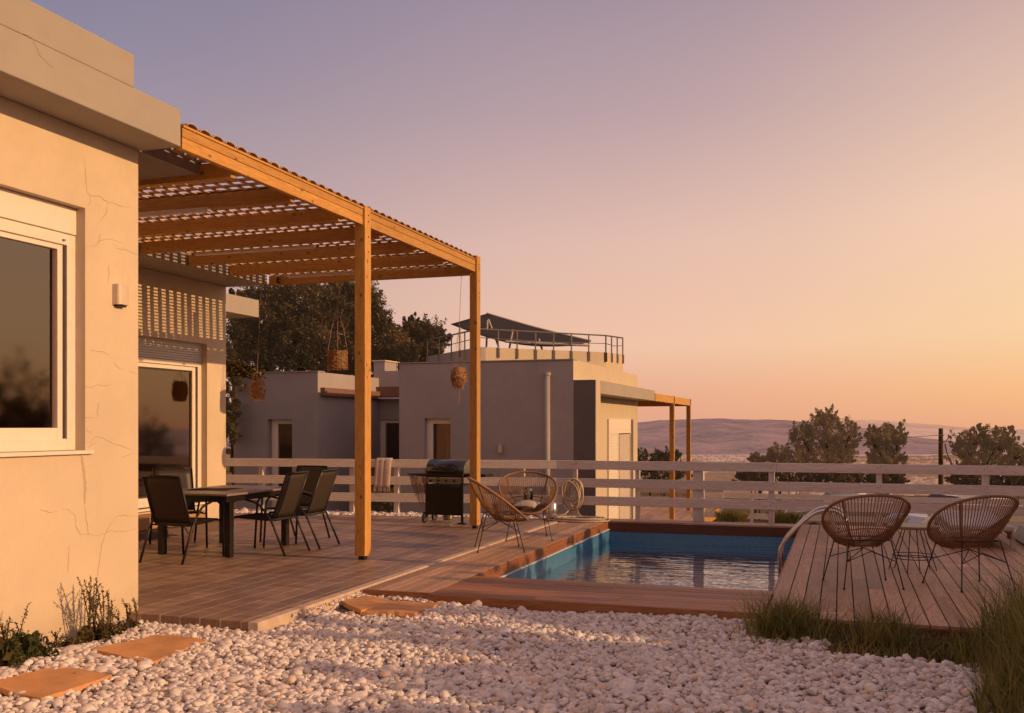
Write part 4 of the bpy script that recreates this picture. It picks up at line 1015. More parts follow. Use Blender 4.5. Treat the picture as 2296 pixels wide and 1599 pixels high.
# sunlit door in the recessed side
Xs = -5.553; ya, yb = yat(1361, Xs), yat(1411, Xs); zt2 = zat(1385, 940, Xs)
m = MB(); m.box(Xs+.001,Xs+.05,ya,yb,zt2-.28,zt2); bxo = m.build('shutter_box', M['frame'], tw)
ym = ya+(yb-ya)*.43
d = MB(); fr(d, Xs+.002,Xs+.05,ya,yb,-1.5,zt2-.282,.09); dd = d.build('door', M['frame'], tw)
m = MB(); m.box(Xs+.005,Xs+.045,ym-.05,ym+.05,-1.4,zt2-.38); m.build('frame', M['frame'], dd)
m = MB()
for k in range(44): m.box(Xs+.006,Xs+.03+.006*(k%2),ya+.09,ym-.05,-1.4+k*.07,-1.4+k*.07+.066)
m.build('shutter', M['frame'], dd)
m = MB(); m.box(Xs+.02,Xs+.024,ym+.05,yb-.09,-1.4,zt2-.38); m.build('pane', M['glassjar'], dd)
m = MB(); rows = [[(Xs+.030+.004*math.sin(i*1.9), ym+.06+(yb-.1-ym-.06)*i/24, z) for i in range(25)] for z in (-1.38, zt2-.4)]; m.grid(rows); m.build('curtain', plain('sheer_curtain', (.50,.42,.36), .9), dd)
m = MB(); m.box(Xs+.003,Xs+.052,yb-.085,yb-.06,-1.4,zt2-.38); m.box(Xs+.003,Xs+.052,ym+.045,ym+.065,-1.4,zt2-.38); m.build('groove_strip', M['frameshade'], dd)
m = MB(); m.box(Xs+.001,Xs+.10,yb+.02,yb+.10,-2.4,zt2); m.build('reveal', M['greywall'], tw)
# front window
w_ = MB(); fr(w_, wx0+.28, wx0+.30, 0, 0, 0, 0, 0) if False else None
m = MB(); m.box(wx0+.001,wx0+.16,YC+.12,YC+.24,-.6,wz); m.box(wx0+.16,wx1,YC+.12,YC+.24,wz-.12,wz-.001); m.box(wx1-.02,wx1-.001,YC+.12,YC+.24,-.6,wz-.12); win = m.build('window', M['frame'], tw)
m = MB(); m.box(wx0+.16,wx0+.21,YC+.14,YC+.22,-.6,wz-.12); m.build('groove_strip', M['frameshade'], win)
MB().box(wx0+.21,wx1-.02,YC+.17,YC+.18,-.6,wz-.12).build('pane', M['glass'], win)
MB().box(wx0-.3,wx1+.9,YC+.9,YC+.92,-.6,wz+.1).build('dark_backing', M['stone'], win)  # dark sheet standing in for the unlit interior behind the glass
m = MB(); rows = []
for j in range(9):
    q = j/8; rows.append([(wx1-.19-.08*q+.16*i/8*(1+.4*q), YC+.24+.02*math.sin(i*2.2), wz-.35-1.9*q) for i in range(9)])
m.grid(rows); m.build('curtain', M['curtain'], win)
for (xa_, xb_, ya_, yb_, zc_) in ((xc0-.02,-5.54,YC-.025,YC+.31,zt+.006),(xat(527,21.0)-.02,XL_+.02,21.0-.025,21.31,2.791)): MB().box(xa_,xb_,ya_,yb_,zc_,zc_+.028).build('coping', M['soffit'], tw)
m = MB(); m.box(wx0-.05,wx1+.05,YC-.05,YC+.1,-.64,-.60); m.build('sill', M['frame'], win)
# downpipe and lamp
dp = ony = None
px_ = xat(1227, YC-.07); m = MB(); m.tube([(px_,YC-.07,-2.3),(px_,YC-.07,zat(1227,838,1) if False else EYE-(836-HZ_)*((-px_*SA+(YC-.07)*CA))/F_)], .062, 14); dpo = m.build('downpipe', M['greywall'], tw, smooth=True)
zt_p = EYE-(836-HZ_)*((-px_*SA+(YC-.07)*CA))/F_; m = MB(); m.tube([(px_,YC-.07,zt_p-.06),(px_,YC-.07,zt_p+.01)], .078, 14); m.build('collar', M['greywall'], dpo)
px_ = xat(1123, YC); dd_ = -px_*SA+YC*CA; zl = EYE-(1006-HZ_)*dd_/F_
m = MB(); m.tube([(px_,YC-.05,zl-.09),(px_,YC-.05,zl+.09)], .05, 12); o = m.build('wall_lamp', M['lamp'], None); tag(o, 'small pale lamp on the shaded grey wall of the neighbour house', 'wall lamp')
# left block, recess, ledger beams
XL = -11.88; YL = 21.0; xl0 = xat(527, YL); lx0, lx1 = xat(600, YL), xat(655, YL)
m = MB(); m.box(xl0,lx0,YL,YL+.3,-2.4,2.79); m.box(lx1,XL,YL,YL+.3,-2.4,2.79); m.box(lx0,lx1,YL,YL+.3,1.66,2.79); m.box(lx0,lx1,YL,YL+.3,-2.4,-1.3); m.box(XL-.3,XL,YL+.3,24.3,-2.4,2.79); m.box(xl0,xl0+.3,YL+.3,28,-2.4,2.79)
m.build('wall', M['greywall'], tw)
m = MB(); m.box(xl0+.3,XL-.3,YL+.3,28,2.3,2.4); m.box(XL,-9.7,24.3,24.6,2.62,2.98); m.build('roof', M['greywall'], tw)
m = MB(); rx0, rx1 = xat(851, 24.3), xat(896, 24.3); m.box(XL,rx0,24.3,24.6,-2.4,2.62); m.box(rx0,-9.4,24.3,24.6,1.67,2.62); m.build('wall', M['greywall'], tw)
m = MB(); m.box(rx0+.02,-9.4,24.42,24.46,-2.4,1.66); wd2 = m.build('window', M['glass'], tw); m = MB(); m.box(rx0+.001,rx0+.14,24.36,24.50,-2.4,1.665); m.box(rx0+.14,-9.4,24.36,24.50,1.58,1.665); m.build('frame', M['frame'], wd2)
MB().box(rx0-.2,-9.4,24.9,24.95,-2.4,2).build('dark_backing', M['stone'], wd2)
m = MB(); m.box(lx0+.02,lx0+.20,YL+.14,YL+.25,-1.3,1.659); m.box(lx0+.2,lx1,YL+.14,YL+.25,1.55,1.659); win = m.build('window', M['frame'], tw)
MB().box(lx0+.2,lx1,YL+.18,YL+.19,-1.3,1.55).build('pane', M['glass'], win); MB().box(lx0-.2,lx1+.3,YL+.7,YL+.75,-1.3,1.9).build('dark_backing', M['stone'], win)
wb = plain('brown_beam', (.20,.10,.07), .7)
m = MB(); m.box(XL+.001,XL+.12,YL+.12,24.2,2.23,2.42); m.box(XL+.001,-9.72,24.12,24.298,2.28,2.55); m.build('ledger_beam', wb, tw)
m = MB(); m.box(XL+.12,-9.71,24.02,24.11,2.22,2.26); m.build('trim', M['whitez'], tw)
# roof flue box
p0 = at(838, 846, 29); m = MB(); a, b = at(838,846,29), at(868,846,29)
t = thing('roof_flue', 'pale boxy flue on the neighbour roof before the dark trees', 'chimney', tuple(a))
m = MB(); m.box(a.x,b.x-.02,a.y,a.y+.9,2.2,EYE+144*29/F_); m.build('shaft', M['greywall'], t)
m = MB(); m.box(a.x-.04,b.x+.02,a.y-.04,a.y+.94,EYE+144*29/F_+.002,EYE+147*29/F_); m.build('cap', M['wall'], t)
# twin deck, pergola, railing
m = MB(); planksY(m, -8.5, -4.35, 28.15, 38.0, .14, z=DZ, brk=3); m.box(-9.5,-4.3,28.1,38.0,DZ-.3,DZ-.04); o = m.build('neighbour_deck', M['deckpale']); struct(o)
m = MB(); m.box(-4.30,-4.26,28.15,38.0,DZ-.3,DZ+.02); o = m.build('deck_kerb', M['pineY']); struct(o)
t = thing('pergola', 'small far pine pergola with two posts on the neighbour terrace', 'pergola', (-5.1,31,DZ))
m = MB(); m.box(-5.12,-5.03,28.06,35.1,2.21,2.43); m.build('front_beam', M['pineY'], t)
for y in (31.35, 34.95): MB().box(-5.17,-5.03,y,y+.15,DZ+.05,2.44).build('post', M['pineZ'], t)
for k in range(7): y = 28.9+k; MB().box(-8.8,-5.13,y,y+.07,2.19,2.36).build('rafter', M['pineX'], t)
m = MB(); m.box(-8.8,-5.13,28.3,35.05,2.365,2.39); m.build('lattice', M['lattice'], t)
def rail_fence(label, pts, zs, th, posts, base, mat='white'):
    t = thing('white_fence', label, 'fence', (*pts[0], base))
    for za in zs:
        for (a, b) in zip(pts, pts[1:]): m = MB(); m.bar((*a, za-th/2), (*b, za-th/2), .03, th); m.build('rail', M[mat], t)
    for (x, y) in posts: MB().box(x-.045,x+.045,y+.02,y+.11,base,max(zs)-.02).build('post', M['whitez'], t)
rail_fence('farther white rail fence on the lower neighbour terrace, behind its pergola posts', [(-9.5,37.6),(-4.2,37.6)], (DZ+.93,DZ+.62,DZ+.33), .15, [(-9,37.6),(-7.4,37.6),(-5.8,37.6),(-4.3,37.6)], DZ-.2)
pp = [at(u, 1000, 29.3) for u in (1586,1628,1696,1784,1870,1960,2063,2200)]
rail_fence('lower white rail fence seen through the gaps of the nearer fence, beyond the pool', [(at(1560,0,29.3).x, 28.6),(9.5,28.2)], (-.40,-.96), .15, [(p.x, 28.5) for p in pp], -2.4)
# ------------------------------------------------------------------ upper house with roof terrace
t = thing('upper_house', 'cream house with railed roof terrace rising behind the grey neighbour villa', 'house', (-6,30,-2))
def top(u, v, z): return at(u, v, F_*(z-EYE)/(HZ_-v))
ZT = 3.80; A_ = top(959,799,ZT); B_ = top(1075,778,ZT); C_ = top(1359,790,ZT); D_ = top(1397,794.5,ZT)
def wallseg(p, q, z0, z1, mat, nm, th=.2):
    m = MB(); p, q = Vector(p), Vector(q); n_ = (q-p).cross(Vector((0,0,1))).normalized()*th; n_ = -n_
    m.hexa([(p.x,p.y,z0),(q.x,q.y,z0),(q.x+n_.x,q.y+n_.y,z0),(p.x+n_.x,p.y+n_.y,z0)], [(p.x,p.y,z1),(q.x,q.y,z1),(q.x+n_.x,q.y+n_.y,z1),(p.x+n_.x,p.y+n_.y,z1)]); return m.build(nm, mat, t)
wallseg(A_, B_, -2.5, ZT, M['greywall'], 'wall'); wallseg(B_, C_, -2.5, ZT, M['farcream'], 'wall'); wallseg(C_, D_, -2.5, ZT, M['farcream'], 'wall')  # left wall's shade put into its colour: grey instead of cream
m = MB(); m.add([(p.x,p.y,ZT-.35) for p in (A_,B_,C_,D_)], [(0,1,2,3)]); m.build('roof', M['soffit'], t)
m = MB(); rail = []; seg = [(A_,B_),(B_,C_),(C_,D_)]
corners = [top(959,799,ZT), top(1062,783,ZT), top(1359,790,ZT), top(1402,795,ZT)]
rt = thing('roof_railing', 'dark thin metal railing around the roof terrace', 'railing', tuple(A_))
hR = .52
for (p, q, n_) in ((A_,B_,4),(B_,C_,7),(C_,D_,3)):
    for k in range(n_+1):
        s_ = p.lerp(q, k/n_); mm = MB(); mm.tube([(s_.x,s_.y-.04,ZT-.28),(s_.x,s_.y-.04,ZT+hR)], .022, 6); mm.box(s_.x-.04,s_.x+.04,s_.y-.05,s_.y-.01,ZT-.30,ZT-.02); mm.build('post', M['alu'], rt)
    for h_ in (hR, .27):
        mm = MB(); mm.tube([(p.x,p.y-.04,ZT+h_),((p.x+q.x)/2,(p.y+q.y)/2-.04,ZT+h_-.04*(h_<.4)),(q.x,q.y-.04,ZT+h_)], .024 if h_ == hR else .012, 6); mm.build('rail', M['alu'], rt)
# canopy
cn = thing('shade_canopy', 'dark sloping canvas canopy on angled poles above the roof terrace', 'canopy', tuple(B_))
c4 = [at(1011,727,30.0), at(1091,704,33.5), at(1325,766,33.8), at(1290,775,30.3)]
rows = []
for i in range(13):
    r_ = []
    for j in range(9):
        s_, q = i/12, j/8; p = c4[0]*(1-s_)*(1-q)+c4[1]*(1-s_)*q+c4[2]*s_*q+c4[3]*s_*(1-q); p.z -= .04*math.sin(PI*s_)+.22*(1-q)*math.sin(PI*s_); r_.append(p)
    rows.append(r_)
MB().grid(rows).build('canvas', M['awning'], cn, smooth=True, thick=.02)
m = MB(); m.tube([r_[-1]+Vector((0,0,.03)) for r_ in rows], .03, 6); m.build('edge_pole', M['lounger'], cn)
for (u0, v0, u1, v1, d_) in ((1140,792,1150,792-53,30.4),(1090,790,1093,718,31),(1219,795,1208,760,30.6),(1118,778,1095,716,31.5),(1030,800,1032,735,30)):
    m = MB(); m.tube([at(u0,v0,d_), at(u1,v1,d_)], .035, 6); m.build('pole', M['lounger'] if u0 > 1085 else M['alu'], cn)
m = MB(); m.tube([at(1133,766,30.2), at(1322,775,30.4)], .04, 6); m.build('pole', M['lounger'], cn)

# ------------------------------------------------------------------ vegetation
def leafquads(pts, size, mat_rnd, flat=.0):
    n = len(pts); d1 = RNG.normal(size=(n,3)); d1 /= np.linalg.norm(d1, axis=1)[:,None]; d2 = RNG.normal(size=(n,3)); d2 -= (d2*d1).sum(1)[:,None]*d1; d2 /= np.linalg.norm(d2, axis=1)[:,None]
    s = size*RNG.uniform(.6,1.4,size=n)[:,None]; a = d1*s; b = d2*s*.42
    V = np.empty((n,4,3)); V[:,0] = pts-a; V[:,1] = pts+b; V[:,2] = pts+a; V[:,3] = pts-b
    return V.reshape(-1,3), np.arange(4*n).reshape(n,4), mat_rnd
def tree(name, label, cat, base, blobs, nleaf, leaf, mat, group=None, trunk_r=.12, twigs=True, sprig=.35):
    """blobs: list of (center, radius xyz)"""
    t = thing(name, label, cat, tuple(base), 0, group); base = Vector(base)
    vol = np.array([b[1][0]*b[1][1]*b[1][2] for b in blobs])**.66; vol /= vol.sum(); P = []; R = []; ends = []
    for (c_, r_), f in zip(blobs, vol):
        k = int(nleaf*f); nc = max(6, int(k/70)); c_ = np.array(c_); r_ = np.array(r_)
        d = RNG.normal(size=(nc,3)); d /= np.linalg.norm(d, axis=1)[:,None]; rad = RNG.uniform(.45,1.0,size=nc)**.6
        cc = c_+d*rad[:,None]*r_*(1+.18*RNG.normal(size=nc))[:,None]; ends.append((c_, cc))
        per = max(1, k//nc)
        for q in cc:
            up = RNG.normal(size=3)*.5+np.array([0,0,.9]); up += (q-c_)/r_*.9; up /= np.linalg.norm(up); L = sprig*min(r_)*RNG.uniform(.5,1.4)
            s_ = RNG.uniform(-.6,1,size=per)[:,None]; pt = q+up*s_*L+RNG.normal(size=(per,3))*L*.26*(1.1-.6*np.clip(s_,0,1))
            P.append(pt); sh = np.clip((pt[:,2]-c_[2])/r_[2]*.25+.45+RNG.normal()*.15, 0, 1); R.append(np.clip(sh+RNG.normal(size=per)*.12, 0, 1))  # leaf shading in colour: dark low in each clump, lighter on top
    P = np.vstack(P); R = np.concatenate(R); V, Fq, R = leafquads(P, leaf, R); np_mesh('crown', V, Fq, R, mat, t)
    m = MB(); top_ = Vector(blobs[0][0]); mid_ = base.lerp(top_, .45)+Vector((.05,0,0)); m.tube([base-Vector((0,0,.3)), base.lerp(mid_,.5)+Vector((.04,.02,0)), mid_], [trunk_r*1.25,trunk_r,trunk_r*.8], 8)
    for (c_, cc) in ends:
        c_ = Vector(c_); m.tube([mid_, mid_.lerp(c_,.6)+Vector((random.uniform(-.1,.1),0,.05)), c_], [trunk_r*.6,trunk_r*.35,trunk_r*.15], 6)
        for q in cc[:14]: m.tube([c_.lerp(mid_,.3), Vector(q)], [trunk_r*.16, trunk_r*.04], 4)
    m.build('trunk', M['bark'], t, smooth=True)
    return t
def blobD(u, v, ru, rv, d, depth=None):
    p = at(u, v, d); rx = ru*d/F_; rz = rv*d/F_; return (tuple(p), (rx, depth or max(rx*.8, .3), rz))
gz = lambda p: fz(p[1], p[0])
# trees to the left behind the neighbour villa
G1 = 'dark trees behind the neighbour villa'
b = [blobD(600,730,95,85,33), blobD(680,690,80,60,33), blobD(570,790,70,60,33), blobD(690,770,90,70,33), blobD(620,680,40,40,33.5)]
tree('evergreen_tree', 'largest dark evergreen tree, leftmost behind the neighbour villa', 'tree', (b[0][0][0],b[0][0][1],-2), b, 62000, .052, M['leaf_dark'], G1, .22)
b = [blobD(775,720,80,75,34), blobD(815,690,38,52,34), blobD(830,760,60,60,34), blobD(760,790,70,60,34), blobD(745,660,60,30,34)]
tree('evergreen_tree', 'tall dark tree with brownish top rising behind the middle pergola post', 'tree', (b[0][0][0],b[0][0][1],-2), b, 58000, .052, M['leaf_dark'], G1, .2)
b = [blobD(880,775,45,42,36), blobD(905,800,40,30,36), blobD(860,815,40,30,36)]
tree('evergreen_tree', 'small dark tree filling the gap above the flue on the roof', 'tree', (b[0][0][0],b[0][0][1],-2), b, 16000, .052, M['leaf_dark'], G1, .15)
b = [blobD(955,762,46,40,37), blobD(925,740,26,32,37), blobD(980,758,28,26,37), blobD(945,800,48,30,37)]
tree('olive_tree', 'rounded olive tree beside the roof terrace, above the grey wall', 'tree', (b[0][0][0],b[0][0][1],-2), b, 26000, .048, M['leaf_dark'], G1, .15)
b = [blobD(522,664,34,14,46), blobD(560,668,22,16,46)]
tree('evergreen_tree', 'distant tree tip showing above the projecting roof corner', 'tree', (b[0][0][0],b[0][0][1],-1), b, 3500, .09, M['leaf_green'], G1, .15)
b = [blobD(520,880,22,90,24), blobD(516,960,16,60,24)]
tree('shrub', 'dark narrow shrub between the villa wall and the grey house', 'shrub', (b[0][0][0],b[0][0][1],-2), b, 6000, .06, M['leaf_dark'], None, .06)
# drooping conifer branch
t = thing('conifer_branch', 'arching green conifer boughs reaching over the wall beside the villa', 'branch', tuple(at(508,812,19)))
m = MB(); V = []
for k in range(9):
    p0 = at(505,815+k*4,19); p1 = at(545+k*5,806+k*3,19); p2 = at(575+random.uniform(-12,18),835+k*3+random.uniform(-6,8),19); pts = [p0.lerp(p1,q)*(1-q)+p1.lerp(p2,q)*q for q in np.linspace(0,1,10)]
    m.tube(pts, .007, 4)
    for q in range(260):
        i = random.randrange(9); c_ = pts[i].lerp(pts[i+1], random.random()); V.append(np.array(c_)+RNG.normal(size=3)*.03)
m.build('twig', M['bark'], t); Vv, Ff, Rr = leafquads(np.array(V), .035, RNG.uniform(0,1,len(V))); np_mesh('needles', Vv, Ff, Rr, M['leaf_weed'], t)
# trees to the right beyond the fence
G2 = 'olive trees beyond the pool fence'
b = [blobD(1853,970,46,42,41), blobD(1852,935,26,26,41), blobD(1800,985,30,34,41), blobD(1905,975,26,36,41), blobD(1835,1030,68,26,41), blobD(1884,1025,38,24,41)]
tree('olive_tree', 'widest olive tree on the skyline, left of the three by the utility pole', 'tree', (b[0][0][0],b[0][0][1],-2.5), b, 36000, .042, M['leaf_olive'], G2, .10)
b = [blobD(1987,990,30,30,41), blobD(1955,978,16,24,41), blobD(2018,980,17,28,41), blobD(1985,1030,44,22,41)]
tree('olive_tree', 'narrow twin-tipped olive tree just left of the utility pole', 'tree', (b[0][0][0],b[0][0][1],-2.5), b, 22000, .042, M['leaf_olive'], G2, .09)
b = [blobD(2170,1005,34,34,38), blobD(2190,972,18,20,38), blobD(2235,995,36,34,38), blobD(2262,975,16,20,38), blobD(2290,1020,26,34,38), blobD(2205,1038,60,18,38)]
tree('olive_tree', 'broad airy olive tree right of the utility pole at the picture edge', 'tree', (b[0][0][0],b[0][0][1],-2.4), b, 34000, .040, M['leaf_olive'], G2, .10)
sh = [(1455,1035,34,30,45,'leafy dark shrub against the sunlit corner of the neighbour villa'),(1500,1028,30,26,45,'bushy shrub seen between the far pergola posts'),(1485,1060,60,22,46,'low dark hedge behind the neighbour terrace railing'),
      (1745,1022,30,22,39,'low grey-green bush left of the widest olive tree'),(1700,1030,24,12,40,'smallest bush in front of the distant town'),
      (1690,1070,40,22,37,'dark shrub seen in the upper fence gap left of the tall post'),(1780,1070,60,20,37,'long dark shrub below the widest olive tree'),(1880,1068,55,22,37,'shrub under the gap between the two left olive trees'),
      (1985,1075,50,20,37,'shrub at the foot of the narrow olive tree'),(2180,1075,50,24,36,'dark green shrub below the broad right olive tree'),(2270,1075,45,26,36,'rightmost shrub under the top rail at picture edge')]
for (u, v, ru, rv, d_, lb) in sh:
    b = [blobD(u, v, ru, rv, d_), blobD(u-ru*.4, v-rv*.3, ru*.5, rv*.8, d_), blobD(u+ru*.45, v-rv*.1, ru*.5, rv*.9, d_)]
    tree('shrub', lb, 'shrub', (b[0][0][0],b[0][0][1],-3), b, 9000 if ru > 35 else 5500, .045, M['leaf_olive'] if v < 1040 and d_ < 42 else M['leaf_dark'], 'shrubs beyond the fences', .04)
for (u, v, ru, rv, d_, lb) in [(866,1125,30,32,19,'dark leafy shrub behind the fence under the hanging throw'),(1640,1150,36,14,22,'tuft of long arching grass behind the fence right of the wide post'),(1760,1152,40,12,22,'tuft of arching grass behind the fence nearest the pool ladder')]:
    if v > 1140:
        V = []; p = at(u, v, d_)
        m = MB()
        for k in range(420):
            a = random.uniform(0, 2*PI); L = random.uniform(.25,.55); q = p+Vector((random.uniform(-.25,.25),random.uniform(-.15,.15),-.25)); dx, dy = math.cos(a)*L*.9, math.sin(a)*L*.5
            w_ = .006; A0 = [q, q+Vector((dx*.4,dy*.4,L*.55)), q+Vector((dx,dy,L*.5+.02))]; m.add([A0[0]-Vector((w_,0,0)),A0[0]+Vector((w_,0,0)),A0[1]+Vector((w_,0,0)),A0[1]-Vector((w_,0,0)),A0[2]], [(0,1,2,3),(3,2,4)])
        o = m.build('grass_tuft', M['grass']); tag(o, lb, 'grass tuft', 'grass tufts behind the fence')
    else:
        b = [blobD(u, v, ru, rv, d_), blobD(u+10, v+12, ru*.7, rv*.6, d_)]; tree('shrub', lb, 'shrub', (b[0][0][0],b[0][0][1],-1.6), b, 3000, .05, M['leaf_dark'], None, .03)
# unseen hedge shrubs added off to the right, shaped to cast the evening shade
for i, (x, y, h_, r_) in enumerate([(6.6,4.9,2.85,1.2),(6.5,6.6,3.0,1.25),(6.6,8.6,3.15,1.3),(6.5,10.9,3.2,1.3),(6.7,13.2,3.1,1.3),(6.6,15.4,2.9,1.2),(6.9,17.6,2.3,1.0),(7.9,5.7,3.1,1.3),(7.9,7.6,3.35,1.3),(6.5,3.2,2.7,1.2),(7.9,9.8,3.4,1.3)]):
    b = [((x,y,h_-.75*r_),(r_*.8,r_,r_*.75)),((x,y+.3,h_*.45),(r_*.8,r_*1.1,h_*.42)),((x,y-.8,h_*.4),(r_*.7,r_*.7,h_*.38))]
    tree('shade_shrub', 'unseen dark hedge shrub added for shade right of the garden, '+['lowest and nearest the camera','just before the sun deck corner','beside the front of the sun deck','beside the cord chairs','beside the sun loungers','beside the fence end','beyond the white fence','outermost, level with the gravel','outermost, just before the sun deck','standing behind the camera','outermost, beside the pool'][i], 'shrub', (x,y,-.12), b, 5200, .10, M['leaf_dark'], 'unseen shade-casting hedge shrubs right of the sun deck', .06)
for i, (x, y, h_) in enumerate([(21,25.5,5.2),(22,33,6.2),(23,52,6.0),(22,60,5.0)]):
    zb = fz(y, x); b = [((x,y,zb+h_*.62),(1.7,1.9,h_*.36)),((x+.3,y+1.6,zb+h_*.5),(1.3,1.3,h_*.30)),((x,y-1.5,zb+h_*.45),(1.3,1.2,h_*.28))]
    tree('olive_tree', ['nearest','second','third','farthest'][i]+' olive tree standing far right of the pool fence', 'tree', (x,y,zb), b, 14000, .07, M['leaf_dark'], 'olive trees right of the garden', .14)
# utility pole
pt = at(2109.5, 960.5, 40); t = thing('utility_pole', 'dark wooden utility pole with a small street lamp between olive trees', 'utility pole', (pt.x,pt.y,-2.4))
m = MB(); m.tube([(pt.x,pt.y,-2.6),(pt.x,pt.y,pt.z)], [.11,.085], 12); m.build('pole', M['bark'], t)
m = MB(); m.tube([at(2113,992,39.9), at(2120,990,39.9), at(2128,981,39.9), at(2131,978.5,39.9)], .018, 6); m.build('arm', M['black'], t)
m = MB(); q = at(2131,979,39.9); m.lathe([(0,-.05),(.07,-.04),(.05,.03),(0,.05)], 10, tuple(q)); m.build('lamp_head', M['black'], t)
m = MB()
for (u, v) in ((2103,976),(2104,992),(2117,976)): m.tube([at(2109,v,39.85), at(u,v,39.85)], .02, 6)
m.build('insulator', M['alu'], t)
m = MB(); m.tube([at(2119,995,39.8), at(2122,1010,39.8), at(2128,1026,39.8), at(2136,1045,39.8)], .028, 6); m.build('cable', M['black'], t)
m = MB(); m.tube([at(2103,976,39.9), at(1900,990,60), at(1700,1010,90)], .012, 4); m.build('cable', M['black'], t)
# parked cars beyond the fence
def car(u, v, d_, rz, label):
    p = at(u, v, d_); t = thing('parked_car', label, 'car', (p.x,p.y,p.z), rz, 'cars parked beyond the fence', local=True)
    prof = [(-2.1,.35),(-2.12,.75),(-1.9,.92),(-1.35,1.02),(-.75,1.42),(.55,1.46),(1.25,1.05),(2.0,.85),(2.1,.6),(2.05,.3)]
    n = len(prof); m = MB(); vs = []
    for s_, f in ((-1,1),(1,1)):
        vs += [(x, s_*(.82 if z < 1.1 else .66), z) for x, z in prof]
    m.add(vs, [(i,i+1,i+1+n,i+n) for i in range(n-1)]+[tuple(range(n))[::-1], tuple(range(n,2*n)), (n-1,0,n,2*n-1)]); m.build('body', M['car'], t, bevel=.04)
    m = MB(); m.add([(1.22,-.66,1.09),(1.22,.66,1.09),(.60,.60,1.45),(.60,-.60,1.45)], [(0,1,2,3)]); m.add([(-1.30,-.66,1.07),(-1.30,.66,1.07),(-.79,.60,1.43),(-.79,-.60,1.43)], [(0,3,2,1)])
    for s_ in (-1,1): m.add([(-1.2,s_*.79,1.05),(1.05,s_*.79,1.08),(.5,s_*.675,1.40),(-.72,s_*.675,1.38)], [(0,1,2,3)])
    for v_ in range(0): pass
    o = m.build('window', M['carglass'], t); o.location = (0,0,.012)
    for wx_ in (-1.3,1.3):
        for s_ in (-.78,.78):
            m = MB(); m.tube([(wx_,s_-.1,.31),(wx_,s_+.1,.31)], .31, 20); wo_ = m.build('wheel', M['rubber'], t); m = MB(); m.tube([(wx_,s_-.105,.31),(wx_,s_+.105,.31)], .19, 16); m.build('rim', M['alu'], wo_)
car(2178, 1228, 27, .5, 'pale parked car beyond the fence seen past the rightmost cord chair')
car(1920, 1213, 30, .1, 'pale parked car beyond the fence behind the left sun deck chair')

# ------------------------------------------------------------------ grass and weeds near the camera
def grass(name, label, n, region, hrange, wid, lean, mat):
    P = []; Fq = []; R = []; off = 0
    for i in range(n):
        x, y, z, hs = region(); h_ = RNG.uniform(*hrange)*hs; a = RNG.uniform(0, 2*PI); ln = h_*RNG.uniform(.1, lean); dx, dy = math.cos(a)*ln, math.sin(a)*ln
        b_ = RNG.uniform(0, PI); wx, wy = math.cos(b_)*wid*RNG.uniform(.6,1.3), math.sin(b_)*wid; rr = RNG.uniform(0,1)
        dr_ = RNG.uniform(.0,.35) if RNG.random() < .3 else 0
        for k in range(4):
            q = k/3; wq = (1-q)**.7+.06; hh = h_*(q-dr_*q*q)
            P += [(x+dx*q*q-wx*wq, y+dy*q*q-wy*wq, z+hh), (x+dx*q*q+wx*wq, y+dy*q*q+wy*wq, z+hh)]
        for k in range(3): Fq.append((off+2*k, off+2*k+1, off+2*k+3, off+2*k+2)); R.append(rr)
        off += 8
    o = np_mesh(name, np.array(P), np.array(Fq), R, mat); tag(o, label, 'grass', kind='stuff')
def rg_tall():
    while True:
        y = RNG.uniform(4.6, 8.0); x = RNG.uniform(.70, 1.7)
        edge = .78+.10*math.sin(y*5)+max(0, 6.3-y)*-.02
        if x > edge:
            hs = .30+.7*min(1, max(0, (x-edge)/.30)); 
            if y > 7.3: hs *= .6 if x < .95 else .9
            return x, y, -.11, hs
grass('tall_grass', 'tall unmown grass clump at the right edge of the gravel', 6500, rg_tall, (.24,.76), .0048, .62, M['grass'])
def rg_seed():
    x = RNG.uniform(1.15, 2.1); y = RNG.uniform(6.2, 8.0); return x, y, -.1, 1
grass('seeding_grass', 'thin golden seeding grass stems rising before the right deck chair', 900, rg_seed, (.42,.68), .0018, .35, foliage('grass_gold', (.20,.13,.05), (.34,.22,.08), None, .4))
def rg_edge():
    if RNG.random() < .34: x = RNG.normal(-.40, .13); y = RNG.uniform(7.5, 7.98); hs = 1.0
    elif RNG.random() < .3: x = RNG.normal(.28, .10); y = RNG.uniform(7.5, 7.98); hs = .85
    else: x = RNG.uniform(-.62, 1.5); y = RNG.uniform(7.15, 8.0); hs = .42
    return x, min(y, 8.0), -.11, hs
grass('deck_edge_grass', 'dark grass tufts growing along the front edge of the sun deck', 3600, rg_edge, (.10,.38), .0045, 1.0, M['grass'])
rows = [[(x, y, -.115+.07*math.exp(-((y-7.75)/.35)**2)*(1 if x > -.5 else .2)+(.10 if x > .95 else 0)*(.6+.4*math.sin(x*7+y*5))) for x in np.linspace(-.62,3.0,26)] for y in np.linspace(7.2,8.025,10)]
struct(MB().grid(rows).build('soil', plain('dark_soil', (.06,.04,.022), 1.0, var=.6, spec=0, bs=.8), smooth=True))
rows = [[(.78+.1*math.sin(y*5)+x, y, -.13+.10*min(1, x*3)) for x in np.linspace(0,2.4,10)] for y in np.linspace(3.8,7.6,24)]
struct(MB().grid(rows).build('soil', M['bed'].copy() if False else bpy.data.materials['dark_soil'], smooth=True))
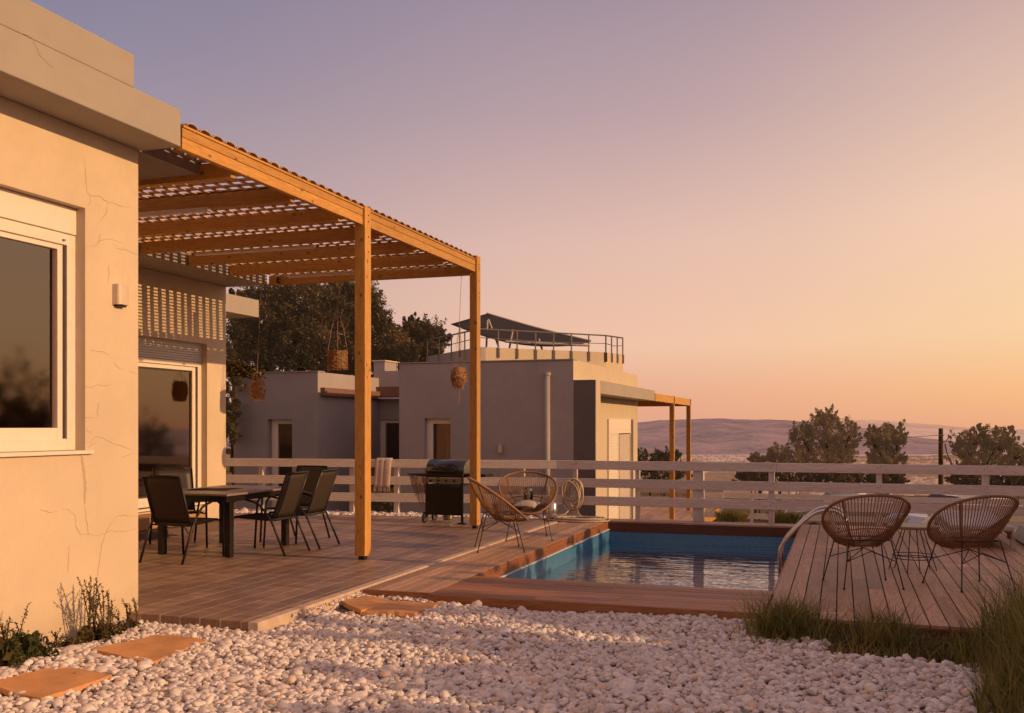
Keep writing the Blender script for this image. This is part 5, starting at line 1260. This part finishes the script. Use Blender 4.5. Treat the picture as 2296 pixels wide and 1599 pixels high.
# weeds against the wall
def weed(x, y, label, n_spk, hmax, nleaf, rad, mat, bigleaf=0, flat=.5):
    t = thing('weed', label, 'plant', (x,y,-.09), 0, 'weeds along the villa wall')
    P = RNG.normal(size=(nleaf,3)); nn = np.linalg.norm(P, axis=1)[:,None]; P = P/nn*np.minimum(nn, 1.55)
    th = np.arctan2(P[:,1], P[:,0]); P *= (.8+.28*np.sin(th*5+x*9)+.15*np.sin(th*11))[:,None]; P *= np.array([rad*.5, rad*.8, rad*.55]); P[:,2] = np.abs(P[:,2]); keep = P[:,0] > -.22; P = P[keep]
    P[:,0] = np.clip(P[:,0]+x, XW+.01, 9); P[:,1] += y; P[:,2] -= .10
    V, Ff, Rr = leafquads(P, .016, RNG.uniform(0,1,len(P))); np_mesh('leaves', V, Ff, Rr, mat, t)
    m = MB(); L = []
    for k in range(n_spk):
        a = random.uniform(-1,1); h_ = hmax*random.uniform(.45,1); b0 = Vector((max(XW+.03, x+random.uniform(-.08,.08)), y+a*rad*.6, -.08)); tp = b0+Vector((random.uniform(-.03,.08), a*.16+random.uniform(-.12,.12), h_)); md = b0.lerp(tp,.5)+Vector((.01, random.uniform(-.04,.04), 0))
        pts = [b0.lerp(md,q)*(1-q)+md.lerp(tp,q)*q for q in np.linspace(0,1,9)]; m.tube(pts, [.0052*(1-.6*q/8) for q in range(9)], 5)
        for j in range(70):
            q = random.uniform(.45,1); i = min(7, int(q*8)); c_ = pts[i].lerp(pts[i+1], random.random()); L.append(np.array(c_)+RNG.normal(size=3)*.0055)
        for j in range(2):
            c_ = pts[random.randrange(3,7)]; e_ = c_+Vector((0,random.uniform(-.09,.09),random.uniform(.03,.1))); m.tube([c_,e_], .0028, 3)
            for jj in range(12): L.append(np.array(c_.lerp(e_, random.random()))+RNG.normal(size=3)*.006)
    m.build('stem', M['bark'], t); V, Ff, Rr = leafquads(np.array(L), .009, RNG.uniform(0,1,len(L))); np_mesh('seed_heads', V, Ff, Rr, M['leaf_weed'], t)['kind'] = 'stuff'
    if bigleaf:
        m = MB()
        for k in range(bigleaf):
            c_ = Vector((x+random.uniform(-.02,.16), y+random.uniform(-rad,rad)*.8, random.uniform(-.03,.07))); d_ = Vector((random.uniform(-.2,.5), random.uniform(-1,1), random.uniform(.1,1))).normalized(); s_ = d_.cross(Vector((1,0,0))).normalized(); L_ = random.uniform(.05,.10)
            pts = [c_, c_+d_*L_*.4+s_*L_*.3, c_+d_*L_*.8+s_*L_*.22, c_+d_*L_, c_+d_*L_*.8-s_*L_*.22, c_+d_*L_*.4-s_*L_*.3]; m.add(pts, [(0,1,2,3,4,5)])
        m.build('broad_leaves', M['leaf_green'], t)
weed(-5.24, 6.02, 'spiky flowering weed against the wall nearest the villa corner', 12, .50, 2800, .15, M['leaf_weed'])
weed(-5.27, 5.72, 'small low weed between the two larger weeds on the wall', 2, .14, 500, .09, M['leaf_weed'])
weed(-5.20, 5.16, 'broad leafy green weed patch at the left picture edge', 8, .38, 6000, .25, M['leaf_green'], 40)
weed(-5.30, 6.42, 'dry low weed right beside the villa corner', 4, .26, 900, .09, M['leaf_weed'])
# tidy helper property
for o in bpy.data.objects:
    if '_o' in o: del o['_o']
